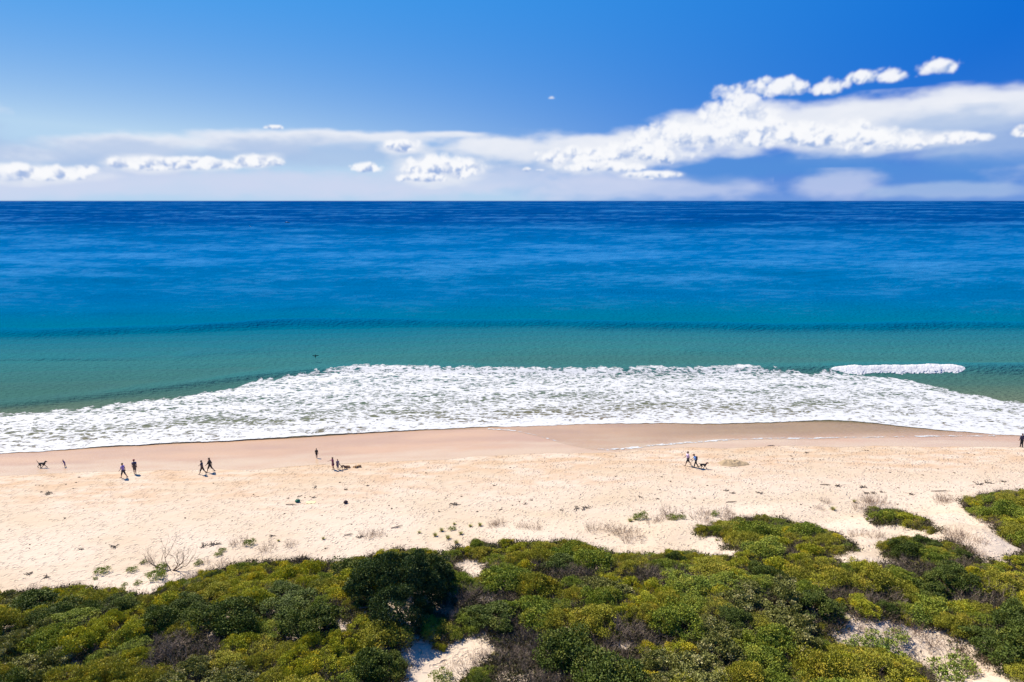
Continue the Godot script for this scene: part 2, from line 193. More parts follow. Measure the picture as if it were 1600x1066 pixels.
	["b", 47.8, 64.2, 0.85], ["o", -6.3, 53.0, 0.85], ["d", -23.7, 48.5, 0.85], ["b", -8.8, 37.9, 0.9], ["m", 49.0, 67.1, 0.47], ["o", 8.6, 40.4, 1.18],
	["o", 52.0, 65.8, 1.19], ["t", 13.3, 44.8, 0.93], ["t", 34.0, 60.5, 0.66], ["b", 47.1, 52.5, 0.94], ["o", -21.8, 32.2, 1.2], ["o", -2.6, 47.0, 0.85],
	["b", 25.0, 58.0, 1.01], ["b", -4.5, 50.0, 0.47], ["o", 27.0, 44.1, 1.21], ["o", 5.8, 28.5, 1.1], ["b", -8.7, 52.4, 0.9], ["b", 20.2, 48.3, 0.97],
	["b", -3.9, 55.6, 0.85], ["m", 3.5, 42.7, 1.18], ["t", 23.5, 43.2, 0.8], ["o", -3.3, 35.1, 0.47], ["o", 10.0, 51.2, 0.47], ["o", 21.3, 37.7, 0.85],
	["b", 20.2, 37.8, 0.85], ["m", -23.2, 38.9, 1.25], ["b", -12.3, 35.6, 1.12], ["b", 22.2, 53.3, 1.11], ["b", 52.0, 68.6, 0.85], ["o", 31.7, 52.3, 0.85],
	["d", 19.9, 41.9, 1.62], ["b", 10.6, 43.2, 0.88], ["t", -3.5, 44.6, 0.99], ["t", 0.9, 37.2, 0.92], ["b", 35.9, 47.4, 0.85], ["o", 35.0, 60.5, 0.85],
	["m", 32.0, 36.6, 1.04], ["m", -10.0, 48.9, 1.03], ["o", 60.7, 67.4, 1.04], ["o", -5.3, 33.5, 0.47], ["t", -15.6, 53.3, 0.85], ["m", 13.2, 47.5, 1.01],
	["t", 10.2, 46.8, 0.87], ["d", 28.8, 38.5, 1.38], ["m", -8.7, 55.9, 0.85], ["m", 40.3, 48.6, 0.85], ["o", -2.9, 34.8, 0.47], ["b", 3.6, 38.2, 1.02],
	["o", 52.9, 60.1, 1.02], ["m", -23.6, 47.0, 0.85], ["b", -26.9, 39.1, 1.5], ["b", 28.0, 32.2, 0.47], ["m", 16.0, 33.7, 1.05], ["m", -26.5, 45.4, 0.47],
	["m", 38.6, 48.3, 0.85], ["m", -12.3, 55.0, 0.47], ["m", -25.4, 45.7, 0.47], ["b", 7.0, 46.2, 0.89], ["o", 46.8, 61.6, 0.92], ["o", 48.9, 64.4, 0.85],
	["b", 16.2, 47.9, 0.91], ["m", 3.1, 55.7, 0.47], ["t", -0.2, 35.5, 0.75], ["o", 26.3, 59.5, 0.85], ["b", 7.3, 45.2, 0.95], ["m", -2.8, 35.7, 0.47],
	["o", 34.7, 49.7, 0.47], ["b", -16.9, 38.9, 1.19], ["s", 5.9, 45.8, 0.97], ["b", -33.1, 38.8, 1.18], ["b", -27.6, 46.3, 0.47], ["b", -18.6, 44.4, 1.01],
	["t", 21.9, 50.0, 0.76], ["o", -12.0, 32.9, 1.82], ["b", 21.1, 49.6, 0.47], ["o", -4.1, 48.7, 0.47], ["o", -5.8, 50.9, 0.9], ["b", -6.3, 27.1, 1.02],
	["b", 40.5, 50.4, 0.47], ["b", -11.3, 37.9, 1.02], ["t", -0.1, 40.7, 1.04], ["o", -9.7, 27.5, 1.01], ["s", -37.5, 48.7, 0.85], ["b", 14.7, 50.3, 0.85],
	["o", -24.5, 52.6, 0.47], ["o", 5.2, 27.0, 1.63], ["b", 36.4, 58.2, 0.47], ["m", 30.1, 40.3, 1.03], ["b", 33.4, 51.9, 0.47], ["m", -0.2, 52.0, 1.02],
	["t", -19.5, 38.9, 0.79], ["b", 7.4, 30.8, 1.44], ["o", 3.6, 54.7, 0.85], ["b", 21.8, 33.8, 0.85], ["o", 15.3, 39.7, 1.14], ["o", -4.6, 56.1, 0.47],
	["m", 24.9, 60.8, 0.85], ["o", 63.9, 71.1, 0.85], ["m", -40.7, 48.1, 0.85], ["m", -14.0, 48.1, 1.05], ["m", 45.5, 54.9, 1.32], ["o", 25.3, 50.7, 0.85],
	["b", 21.9, 42.6, 0.55], ["d", -1.2, 48.7, 0.47], ["m", -27.2, 28.3, 1.17], ["m", 9.4, 30.1, 1.1], ["o", 8.6, 49.1, 1.15], ["d", -36.5, 43.4, 1.11],
	["o", -25.5, 33.3, 1.45], ["m", 7.5, 32.5, 1.22], ["o", 52.0, 67.3, 0.85], ["m", -24.6, 47.9, 0.85], ["o", 28.8, 34.4, 1.26], ["b", -0.5, 56.3, 0.85],
	["o", -2.6, 36.4, 0.47], ["m", 21.8, 61.8, 0.85], ["b", 3.0, 33.0, 0.92], ["m", 5.5, 50.8, 1.24], ["b", 39.1, 49.1, 0.47], ["b", -22.7, 50.0, 1.12],
	["m", 45.9, 62.6, 1.24], ["b", 19.0, 35.9, 1.15], ["o", -16.1, 48.9, 1.03], ["b", 6.8, 34.9, 1.2], ["b", -12.3, 38.8, 0.96], ["m", 7.9, 53.0, 0.47],
	["b", -24.6, 51.8, 0.85], ["m", 43.5, 60.4, 1.27], ["m", 46.8, 54.0, 1.06], ["s", 18.3, 40.0, 1.04], ["m", 2.7, 52.8, 1.05], ["b", -19.1, 47.6, 1.13],
	["o", -13.0, 54.1, 0.85], ["m", -38.1, 41.0, 1.11], ["b", -1.2, 55.0, 0.89], ["b", -20.5, 40.9, 0.93], ["o", -9.3, 53.7, 1.38], ["o", -23.7, 30.9, 1.21],
	["o", -6.4, 54.4, 0.85], ["t", 1.3, 47.9, 0.78], ["o", 36.4, 59.0, 0.47], ["o", 41.1, 53.3, 0.47], ["b", 56.8, 66.0, 1.17], ["b", 12.5, 32.2, 0.9],
	["o", 34.6, 39.7, 1.03], ["o", 35.3, 56.9, 0.85], ["b", 18.9, 51.6, 0.47], ["o", 19.6, 40.3, 0.47], ["b", 33.7, 46.8, 0.47], ["b", 26.1, 54.0, 0.85],
	["o", 57.0, 69.8, 0.85], ["b", -2.1, 29.4, 1.02], ["b", 44.0, 54.0, 0.93], ["o", -29.5, 45.3, 1.22], ["m", 16.9, 44.3, 1.12], ["t", 24.1, 44.1, 0.92],
	["o", 29.6, 31.2, 1.22], ["o", -25.8, 48.8, 0.85], ["d", -28.3, 45.2, 0.85], ["d", -13.1, 43.9, 0.47], ["o", 15.8, 35.5, 1.04], ["t", 3.8, 47.1, 0.82],
	["b", 58.3, 70.2, 0.85], ["b", 41.0, 51.2, 0.47], ["m", 36.3, 62.2, 0.85], ["m", -5.5, 53.5, 0.47], ["b", -4.5, 39.9, 0.47], ["b", 32.3, 41.4, 0.87],
	["o", -14.8, 36.7, 1.04], ["b", -18.9, 52.6, 0.93], ["o", -19.9, 54.3, 0.47], ["o", -15.4, 32.8, 1.11], ["d", 43.4, 61.5, 0.47], ["b", 21.0, 43.1, 0.51],
	["b", 26.8, 41.5, 0.61], ["b", -32.0, 48.9, 0.47], ["o", -10.6, 42.7, 0.85], ["m", -4.0, 33.7, 0.47], ["s", -30.7, 39.6, 0.97], ["b", 26.8, 55.9, 0.85],
	["m", 16.9, 49.3, 0.47], ["b", 24.0, 47.7, 0.47], ["m", 25.3, 59.5, 0.85], ["m", 60.4, 70.6, 0.85], ["o", 48.8, 66.4, 0.85], ["b", 30.4, 48.0, 0.47],
	["o", -43.4, 49.0, 0.85], ["s", 13.3, 38.3, 1.19], ["o", -1.5, 49.3, 0.47], ["d", -13.9, 46.5, 1.13], ["b", 23.7, 48.5, 0.85], ["b", -10.8, 43.5, 0.47],
	["m", -25.0, 51.1, 0.47], ["o", 23.6, 61.5, 0.85], ["b", -4.0, 30.3, 0.85], ["t", -21.1, 37.8, 0.85], ["m", 24.0, 37.4, 0.47], ["b", -17.7, 46.7, 0.97],
	["m", 51.1, 68.2, 0.85], ["b", 59.0, 69.1, 0.85], ["o", -32.2, 34.0, 1.1], ["m", -0.2, 49.4, 0.99], ["m", -12.2, 42.1, 0.85], ["o", -4.9, 27.2, 1.4],
	["b", 32.2, 44.7, 0.96], ["b", -21.7, 48.5, 1.0], ["m", -7.8, 34.4, 0.65], ["m", -22.1, 53.2, 0.85], ["o", 22.7, 33.7, 0.47], ["o", 49.7, 67.6, 0.47],
	["b", 23.7, 49.3, 0.47], ["m", -5.2, 29.8, 1.31], ["d", -23.5, 51.0, 0.86], ["b", 35.4, 59.3, 0.85], ["m", 41.4, 48.9, 0.85], ["m", 3.7, 55.8, 0.47],
	["d", 32.6, 51.9, 0.85], ["b", -36.2, 42.3, 0.87], ["o", 49.6, 65.4, 0.85], ["b", 29.5, 41.9, 1.09], ["m", -0.8, 39.9, 0.47], ["b", 24.2, 57.0, 1.06],
	["o", 19.1, 56.6, 1.04], ["o", -6.1, 51.9, 0.85], ["b", -27.9, 32.0, 1.36], ["s", -36.1, 45.9, 1.01], ["m", -1.7, 31.5, 1.02], ["b", 14.0, 43.0, 1.11],
	["b", 22.4, 37.6, 0.85], ["o", -21.8, 40.8, 1.02], ["d", 63.1, 70.2, 0.85], ["m", 26.8, 31.4, 0.85], ["b", -32.5, 49.1, 0.47], ["m", -42.5, 49.2, 0.47],
	["b", 42.9, 56.6, 0.85], ["b", 8.1, 37.5, 0.89], ["t", 27.7, 46.8, 0.85], ["b", 26.6, 53.2, 0.85], ["b", 45.8, 58.6, 0.93], ["b", 20.9, 52.7, 1.16],
	["o", 19.0, 34.6, 1.05], ["b", -30.9, 48.3, 0.47], ["b", 55.0, 67.7, 0.88], ["b", -41.1, 44.5, 0.91], ["b", 54.7, 62.2, 0.89], ["m", -10.4, 54.5, 0.85],
	["o", 44.7, 63.3, 0.85], ["o", -35.3, 49.8, 0.47], ["b", -13.6, 29.5, 0.96], ["m", -25.5, 47.3, 0.47], ["o", 52.2, 58.8, 1.15], ["d", 21.0, 59.2, 1.11],
	["m", 50.0, 60.5, 1.06], ["o", 25.8, 27.2, 1.13], ["t", 31.7, 42.1, 0.82], ["b", 9.0, 27.2, 1.2], ["o", 35.3, 54.9, 0.47], ["m", -5.0, 51.0, 0.47],
	["b", 13.2, 48.7, 0.98], ["b", -10.0, 30.0, 0.87], ["t", 1.2, 40.4, 0.84], ["b", 12.8, 27.0, 1.18], ["o", -18.6, 27.2, 1.02], ["t", -18.0, 55.1, 0.47],
	["o", -36.7, 49.5, 0.47], ["b", -26.3, 41.9, 0.9], ["b", -10.1, 55.8, 0.85], ["o", 44.3, 52.2, 1.09], ["m", -5.1, 54.9, 0.85], ["o", 0.8, 55.8, 0.85],
	["o", 32.3, 49.8, 1.09], ["t", 2.5, 47.0, 0.81], ["o", 28.5, 37.2, 0.47], ["b", 24.6, 53.8, 0.9], ["b", 24.6, 32.2, 0.47], ["o", 48.4, 58.3, 1.02],
	["m", 22.2, 54.9, 1.16], ["o", 50.0, 64.5, 0.85], ["m", -12.7, 48.0, 0.69], ["b", 20.9, 31.1, 0.87], ["s", 9.2, 33.9, 1.19], ["o", 33.0, 47.9, 0.47],
	["b", 20.9, 36.7, 0.85], ["b", -23.3, 53.6, 0.47], ["b", 10.4, 30.9, 0.86], ["o", 45.1, 64.6, 0.85], ["o", 13.7, 50.0, 0.85], ["d", 18.1, 46.1, 1.12],
	["b", 7.6, 42.5, 0.95], ["b", -38.5, 43.8, 1.03], ["m", -28.2, 29.1, 1.08], ["s", -36.4, 48.2, 0.85], ["o", 25.4, 41.5, 0.68], ["o", -37.8, 49.4, 0.47],
	["b", 19.2, 48.8, 0.62], ["b", 23.4, 28.8, 0.89], ["m", 26.0, 31.6, 0.47], ["o", -19.5, 32.5, 1.1], ["t", 3.1, 34.0, 0.76], ["t", 12.1, 47.3, 0.81],
	["b", -11.7, 43.9, 1.19], ["o", 1.3, 27.2, 1.05],
]
const BIG_BUSH := Vector2(-7.66, 43.75)
const DEAD_BUSH := Vector2(-28.19, 53.44)
const GREEN_BAG := Vector2(-22.09, 67.9)
const DARK_BAG := Vector2(-17.04, 67.45)
const MOUND := Vector2(26.29, 79.36)
const DUNE_PLANTS := [   # kind, x, d, size
	["d", -25.91, 52.16, 0.7], ["d", -24.41, 54.19, 0.8], ["d", -26.01, 54.78, 0.5], ["d", -30.92, 54.84, 0.6], ["c", -31.44, 53.38, 0.5], ["c", -31.19, 54.85, 0.35],
	["c", -29.15, 53.69, 0.6], ["c", -33.7, 53.08, 0.7], ["c", -33.71, 52.1, 0.25], ["c", -28.67, 51.98, 0.9], ["c", -30.66, 50.89, 0.3], ["c", -29.7, 51.09, 0.4],
	["c", -25.4, 56.89, 0.4], ["c", -25.5, 56.17, 0.4], ["c", -26.4, 54.56, 0.45], ["c", -23.43, 58.1, 0.6], ["c", -29.81, 52.69, 0.3], ["d", -24.39, 58.37, 0.9],
	["d", -21.45, 57.33, 0.9], ["d", -19.7, 58.05, 0.7], ["g", -21.1, 58.83, 0.5], ["g", -17.14, 59.16, 0.6], ["d", -13.19, 59.75, 0.8], ["d", -12.38, 60.13, 0.7],
	["g", -8.56, 60.26, 0.6], ["g", -7.0, 59.44, 0.8], ["g", -6.53, 60.56, 0.8], ["g", -5.77, 58.74, 0.9], ["g", -4.68, 59.62, 0.8], ["g", -4.92, 57.56, 0.9],
	["g", -3.07, 56.68, 0.9], ["d", -1.21, 61.74, 0.8], ["d", -1.8, 61.44, 0.7], ["g", -3.01, 61.53, 0.8], ["g", -3.91, 61.44, 0.7], ["g", -5.46, 62.01, 0.6],
	["c", -5.6, 60.79, 0.4], ["d", 0.83, 60.66, 0.6], ["d", 2.07, 60.38, 0.8], ["d", 7.6, 59.7, 1.0], ["d", 9.34, 59.56, 1.0], ["d", 10.06, 58.62, 1.1],
	["d", 10.64, 57.0, 1.2], ["g", 11.23, 62.17, 1.0], ["g", 11.76, 62.75, 0.9], ["c", 12.42, 62.67, 0.8], ["d", 13.09, 61.48, 1.0], ["d", 15.47, 63.43, 1.3],
	["d", 14.64, 62.47, 0.9], ["c", 15.25, 62.47, 0.7], ["c", 16.24, 62.78, 0.5], ["d", 18.07, 62.74, 1.1], ["d", 20.72, 64.45, 0.9], ["c", 19.8, 63.85, 0.5],
	["d", 18.83, 64.39, 0.8], ["g", 17.66, 56.18, 0.5], ["d", 21.27, 62.21, 1.2], ["d", 21.88, 61.31, 1.2], ["d", 20.83, 62.75, 1.0], ["g", 20.51, 59.84, 0.8],
	["g", 31.89, 65.27, 1.0], ["d", 30.5, 65.29, 0.6], ["d", 32.04, 67.33, 0.6], ["g", 35.0, 67.36, 0.7], ["d", 36.14, 67.02, 1.1], ["d", 37.02, 66.83, 1.2],
	["d", 34.67, 65.35, 1.0], ["d", 43.92, 66.52, 1.0], ["d", 43.18, 66.35, 0.9], ["d", 42.37, 58.61, 0.9], ["d", 40.95, 55.65, 1.0], ["d", 35.78, 52.03, 1.2],
	["d", 35.83, 52.9, 1.1], ["d", 35.82, 50.94, 1.2], ["d", 29.5, 55.68, 0.8], ["d", 30.25, 54.54, 0.9], ["d", 34.74, 49.61, 1.1], ["d", -2.69, 37.64, 0.9],
	["d", -2.15, 38.39, 0.8], ["d", -3.89, 38.07, 0.7], ["c", -4.19, 37.18, 0.8], ["d", 21.64, 40.44, 1.0], ["d", 23.49, 40.08, 1.1], ["c", 24.1, 39.68, 0.9],
	["d", 25.2, 40.22, 1.0], ["d", 26.11, 39.67, 1.0], ["c", 22.63, 39.14, 1.1], ["d", 26.69, 38.65, 1.1], ["c", 22.94, 38.17, 1.2], ["d", 24.8, 38.0, 1.2],
	["c", 26.25, 36.67, 1.1], ["d", 27.12, 36.33, 1.0], ["c", 21.16, 38.59, 0.9], ["g", 21.59, 41.25, 0.9], ["c", 25.12, 36.05, 1.2], ["d", 22.87, 41.35, 0.9],
	["c", 26.57, 41.2, 0.9],
]
const KELP := [
	[6.4, 65.76, 1.2], [7.36, 65.76, 1.3], [4.96, 65.28, 0.7], [-5.85, 66.91, 1.3], [-49.59, 70.48, 1.2], [-27.47, 57.91, 1.2], [-26.6, 58.15, 1.4], [-13.84, 59.49, 1.0], [-35.48, 57.86, 1.2], [-38.16, 57.39, 0.7], [-20.77, 69.09, 0.7], [35.41, 71.83, 1.2], [38.01, 71.46, 1.3], [37.45, 69.79, 1.1], [38.19, 69.79, 1.0], [41.93, 69.23, 1.1], [39.29, 69.95, 0.8], [51.11, 72.47, 1.3], [52.46, 72.92, 1.2], [54.39, 73.36, 1.0], [13.33, 68.75, 0.8], [15.09, 68.23, 0.7], [22.86, 70.51, 0.9], [23.32, 69.78, 0.9], [-17.92, 71.21, 0.8], [-21.39, 72.06, 0.9], [-22.04, 59.9, 0.8], [-39.67, 52.94, 1.0], [-37.96, 52.49, 1.0], [1.3, 66.96, 0.7], [18.91, 68.39, 0.6], [26.15, 69.77, 1.0], [1.98, 67.96, 0.6], [-49.89, 71.05, 0.8], [-22.37, 69.48, 0.7], [-23.42, 68.97, 0.6], [36.71, 83.37, 0.8],
]
const STICKS := [
	[22.42, 67.3, 0.9, 0.1], [34.19, 72.2, 0.9, -0.1], [45.41, 70.0, 1.6, 0.0], [-22.54, 67.23, 0.9, 0.0], [33.38, 86.28, 0.8, 0.1], [-10.85, 61.62, 0.9, 0.5], [-15.02, 60.05, 0.6, 0.4],
]

var rng := RandomNumberGenerator.new()
var fine := FastNoiseLite.new()
var broad := FastNoiseLite.new()
var cells := FastNoiseLite.new()
var names := {}
var M := {}


# ---------------------------------------------------------------- the lie of the land
func along(curve: PackedFloat32Array, x: float) -> float:
	var t := clampf((x - FIRST) / STEP, 0.0, float(curve.size()) - 1.001)
	var k := int(t)
	var f := t - k
	var p0 := curve[maxi(k - 1, 0)]
	var p1 := curve[k]
	var p2 := curve[k + 1]
	var p3 := curve[mini(k + 2, curve.size() - 1)]
	return p1 + 0.5 * f * (p2 - p0 + f * (2.0 * p0 - 5.0 * p1 + 4.0 * p2 - p3 + f * (3.0 * (p1 - p2) + p3 - p0)))


func shore(x: float) -> float:
	var k := 0
	while k < SHORE_X.size() - 2 and SHORE_X[k + 1] < x:
		k += 1
	return lerpf(SHORE_D[k], SHORE_D[k + 1], clampf((x - SHORE_X[k]) / (SHORE_X[k + 1] - SHORE_X[k]), 0.0, 1.0))


func land(x: float, d: float) -> float:
	var s := shore(x) - d
	var h := 0.0
	if s < 0.0:
		h = maxf(-60.0, 0.055 * s)
	elif s < 12.0:
		h = 0.085 * s
	else:
		h = 1.02 + 1.9 * (1.0 - exp(-(s - 12.0) * 0.05 / 1.9))
	var t := 54.5 + 0.21 * x - d
	if t > -25.0:
		h += 2.5 * smoothstep(-3.0, 9.0, t) + 1.8 * smoothstep(10.0, 34.0, t)
		for g in HUMMOCKS:
			var a: float = (x - g[0]) / g[2]
			var b: float = (d - g[1]) / g[3]
			var q := a * a + b * b
			if q < 9.0:
				h += g[4] * exp(-q)
		var w := smoothstep(-4.0, 6.0, t)
		h += w * (0.22 * sin(x * 0.55 + d * 0.31 + 1.0) * sin(d * 0.6 - x * 0.2) + 0.12 * sin(x * 1.3 + 2.0) * sin(d * 1.1 + 0.5))
	return h


func wave_height(x: float) -> float:      # of the wave that breaks on the bar
	return 0.58 + 0.14 * smoothstep(-70.0, -45.0, x) + 0.5 * smoothstep(40.0, 70.0, x) + 0.35 * smoothstep(80.0, 92.0, x)


func crest_near(x: float) -> float:
	return along(CREST_NEAR, x) - 3.4 * wave_height(x)


func sea_height(x: float, d: float) -> float:
	var h := 0.0
	var a := wave_height(x)
	var q := d - crest_near(x)
	if absf(q) < 16.0:
		h += a * exp(-(q / (5.5 if q > 0.0 else 1.8 + 0.6 * smoothstep(70.0, 90.0, x))) ** 2)
	if d > 140.0 and d < 330.0:
		var far := along(CREST_FAR, x) - 6.5
		for g in [[0.0, 1.6, 0.3, 3.2], [-31.0, 0.1, 0.4, 2.8], [34.0, 0.25, 0.5, 4.5], [72.0, 0.35, 0.6, 6.0], [118.0, 0.4, 0.6, 8.0]]:
			q = d - far - g[0] - 4.0 * broad.get_noise_2d(x * 1.2, g[0] * 9.0)
			if absf(q) < 30.0:
				h += maxf(0.0, g[1] + g[2] * 1.6 * broad.get_noise_2d(x * 2.4 + 80.0, g[0] * 31.0)) * exp(-(q / (g[3] * 2.2 if q > 0.0 else g[3])) ** 2)
	if d > 150.0:
		var w := smoothstep(190.0, 260.0, d) * (1.0 - smoothstep(500.0, 1100.0, d))
		h += w * (0.24 * sin(d * 0.135 + 0.9 * sin(x * 0.012) + 0.4) + 0.16 * sin(d * 0.083 + x * 0.014) + 0.08 * sin(d * 0.21 - x * 0.03))
	if d < 420.0:
		h += 0.055 * smoothstep(92.0, 135.0, d) * fine.get_noise_2d(x * 22.0, d * 60.0) + 0.10 * smoothstep(100.0, 150.0, d) * fine.get_noise_2d(x * 5.0 + 400.0, d * 17.0)
	return h


func water_top(x: float, d: float) -> float:
	var film := 0.015 + 0.07 * smoothstep(0.0, 5.0, d - along(FILM, x)) * smoothstep(6.0, 40.0, x) * smoothstep(1.0, 4.0, along(FOAM_LOW, x) - along(FILM, x))
	return maxf(sea_height(x, d), land(x, d) + film)


func on_land(x: float, d: float, up := 0.0) -> Vector3:
	return Vector3(x, land(x, d) + up, -d)


# ---------------------------------------------------------------- things, parts and meshes
func numbered(called: String) -> String:
	var n: int = names.get(called, 0)
	names[called] = n + 1
	return called if n == 0 else "%s_%03d" % [called, n]


func tag(o: Node, label := "", category := "", group := "", kind := "") -> Node:
	if label: o.set_meta("label", label)
	if category: o.set_meta("category", category)
	if group: o.set_meta("group", group)
	if kind: o.set_meta("kind", kind)
	return o


func thing(called: String, at: Vector3, turn: float, label: String, category: String, group := "") -> Node3D:
	var o := Node3D.new()
	o.name = numbered(called)
	add_child(o)
	o.position = at
	o.rotation.y = turn
	tag(o, label, category, group)
	return o


func part(called: String, m: Mesh, mat: Material, parent: Node = null) -> MeshInstance3D:
	var o := MeshInstance3D.new()
	o.name = called if parent else numbered(called)
	o.mesh = m
	o.material_override = mat
	(parent if parent else self).add_child(o, true)
	return o


class Build:
	var v := PackedVector3Array()
	var n := PackedVector3Array()
	var c := PackedColorArray()
	var u := PackedVector2Array()
	var i := PackedInt32Array()

	func mesh() -> ArrayMesh:
		var a := []
		a.resize(Mesh.ARRAY_MAX)
		a[Mesh.ARRAY_VERTEX] = v
		if n.size() == v.size(): a[Mesh.ARRAY_NORMAL] = n
		if c.size() == v.size(): a[Mesh.ARRAY_COLOR] = c
		if u.size() == v.size(): a[Mesh.ARRAY_TEX_UV] = u
		a[Mesh.ARRAY_INDEX] = i
		var m := ArrayMesh.new()
		m.add_surface_from_arrays(Mesh.PRIMITIVE_TRIANGLES, a)
		return m

	func quad(a: Vector3, b: Vector3, cc: Vector3, d: Vector3, col := Color.WHITE) -> void:
		var k := v.size()
		v.append(a); v.append(b); v.append(cc); v.append(d)
		c.append(col); c.append(col); c.append(col); c.append(col)
		i.append(k); i.append(k + 1); i.append(k + 2); i.append(k); i.append(k + 2); i.append(k + 3)

	func tri(a: Vector3, b: Vector3, cc: Vector3, col := Color.WHITE) -> void:
		var k := v.size()
		v.append(a); v.append(b); v.append(cc)
		c.append(col); c.append(col); c.append(col)
		i.append(k); i.append(k + 1); i.append(k + 2)

	func tube(pts: PackedVector3Array, rad: PackedFloat32Array, sides: int, col := Color.WHITE) -> void:
		var first := v.size()
		for p in pts.size():
			var t := (pts[mini(p + 1, pts.size() - 1)] - pts[maxi(p - 1, 0)]).normalized()
			var side := t.cross(Vector3(0.31, 0.2, 0.93)).normalized()
			var up := side.cross(t)
			for s in sides:
				var w := TAU * s / sides
				v.append(pts[p] + (side * cos(w) + up * sin(w)) * rad[p])
				c.append(col)
		for p in pts.size() - 1:
			for s in sides:
				var a := first + p * sides + s
				var b := first + p * sides + (s + 1) % sides
				i.append(a); i.append(b); i.append(b + sides)
				i.append(a); i.append(b + sides); i.append(a + sides)
		for s in range(1, sides - 1):
			i.append(first); i.append(first + s + 1); i.append(first + s)
			var e := first + (pts.size() - 1) * sides
			i.append(e); i.append(e + s); i.append(e + s + 1)

	func grid_faces(cols: int, rows: int) -> void:    # x grows with the column, d with the row; seen from above
		for r in rows - 1:
			for q in cols - 1:
				var a := r * cols + q
				i.append(a); i.append(a + cols); i.append(a + cols + 1)
				i.append(a); i.append(a + cols + 1); i.append(a + 1)

	func grid_normals(cols: int, rows: int) -> void:
		n.resize(v.size())
		for r in rows:
			for q in cols:
				var dx := v[r * cols + mini(q + 1, cols - 1)] - v[r * cols + maxi(q - 1, 0)]
				var dz := v[mini(r + 1, rows - 1) * cols + q] - v[maxi(r - 1, 0) * cols + q]
				n[r * cols + q] = dx.cross(dz).normalized()


func paint(color: Color, rough := 0.8, spec := 0.5) -> StandardMaterial3D:     # color: linear base colour
	var m := StandardMaterial3D.new()
	m.albedo_color = color.linear_to_srgb()
	m.roughness = rough
	m.metallic_specular = spec
	return m


func vertex_paint(rough := 0.8, spec := 0.5) -> StandardMaterial3D:
	var m := paint(Color.WHITE, rough, spec)
	m.vertex_color_use_as_albedo = true
	return m


# ---------------------------------------------------------------- camera, sky, sun
func _ready() -> void:
	rng.seed = 11
	fine.seed = 3
	fine.noise_type = FastNoiseLite.TYPE_SIMPLEX_SMOOTH
	fine.frequency = 0.01
	fine.fractal_octaves = 3
	broad.seed = 8
	broad.noise_type = FastNoiseLite.TYPE_SIMPLEX_SMOOTH
	broad.frequency = 0.01
	broad.fractal_octaves = 5
	cells.seed = 5
	cells.noise_type = FastNoiseLite.TYPE_CELLULAR
	cells.cellular_return_type = FastNoiseLite.RETURN_DISTANCE2_SUB
	cells.cellular_jitter = 1.0
	cells.fractal_type = FastNoiseLite.FRACTAL_NONE
	cells.frequency = 1.0

	var cam := Camera3D.new()
	cam.name = "camera"
	cam.fov = 51.72
	cam.near = 0.5
	cam.far = 200000.0
	cam.position = Vector3(0, 32, 0)
	cam.rotation_degrees = Vector3(-11.26, 0, 0)
	add_child(cam)
	cam.current = true

	var sun := DirectionalLight3D.new()
	sun.name = "sun"
	sun.light_energy = 1.5
	sun.light_color = Color(1.0, 0.955, 0.88)
	sun.light_angular_distance = 0.5
	sun.shadow_enabled = true
	sun.basis = Basis.looking_at(-sun_direction(), Vector3.UP)
	add_child(sun)

	var env := Environment.new()
	env.background_mode = Environment.BG_SKY
	env.tonemap_mode = Environment.TONE_MAPPER_LINEAR
	env.tonemap_exposure = EXPOSURE
	env.sdfgi_enabled = true
	env.ssao_enabled = true
	env.ssil_enabled = true
	var sky := Sky.new()
	var pano := PanoramaSkyMaterial.new()
	pano.panorama = ImageTexture.create_from_image(sky_image())
	sky.sky_material = pano
	env.sky = sky
	var around := WorldEnvironment.new()
	around.name = "air"
	around.environment = env
	add_child(around)
	print("sky ", Time.get_ticks_msec())

	make_sand()
	make_sea()
	make_surf()
	print("sea ", Time.get_ticks_msec())
	make_scrub()
	print("scrub ", Time.get_ticks_msec())
	make_dune_plants()
	make_beach_things()
	make_people()
	make_offshore()
	print("done ", Time.get_ticks_msec())


func sun_direction() -> Vector3:
	var a := deg_to_rad(SUN_AZ)
	var e := deg_to_rad(SUN_EL)
	return Vector3(sin(a) * cos(e), sin(e), -cos(a) * cos(e))


func lin(r: float, g: float, b: float) -> Vector3:     # a picture colour (0-255) as light before the exposure
	var c := Color(r / 255.0, g / 255.0, b / 255.0).srgb_to_linear()
	return Vector3(c.r, c.g, c.b) / EXPOSURE


func clear_air(az: float, el: float, out: Vector3) -> Vector3:
	# Blue that pales towards the horizon and towards the sun, as clear air does.
	var cosg := Vector3(sin(az) * cos(el), sin(el), -cos(az) * cos(el)).dot(out)
	var near_sun := clampf((cosg - 0.25) / 0.75, 0.0, 1.0)
	var e := rad_to_deg(maxf(el, 0.0))
	var deep := lin(0, 108, 212).lerp(lin(58, 166, 243), near_sun)
	deep = deep.lerp(lin(10, 100, 205), smoothstep(20.0, 70.0, e) * 0.6)
	return deep.lerp(lin(200, 226, 243), minf(0.8, exp((4.5 - e) / 3.6) * (0.08 + 2.5 * near_sun * near_sun)))


const SKY_W := 4096
const SKY_H := 2048
const TOP_ROW := 300          # rows of detailed sky above the horizon: 26 degrees

var band := PackedFloat32Array()


func blend(px: int, row: int, col: Vector3, a: float) -> void:
	# row: counted up from the horizon
	if row < 0 or row >= TOP_ROW or a <= 0.0:
		return
	var k := ((TOP_ROW - 1 - row) * SKY_W + posmod(px, SKY_W)) * 3
	band[k] = lerpf(band[k], col.x, a)
	band[k + 1] = lerpf(band[k + 1], col.y, a)
	band[k + 2] = lerpf(band[k + 2], col.z, a)


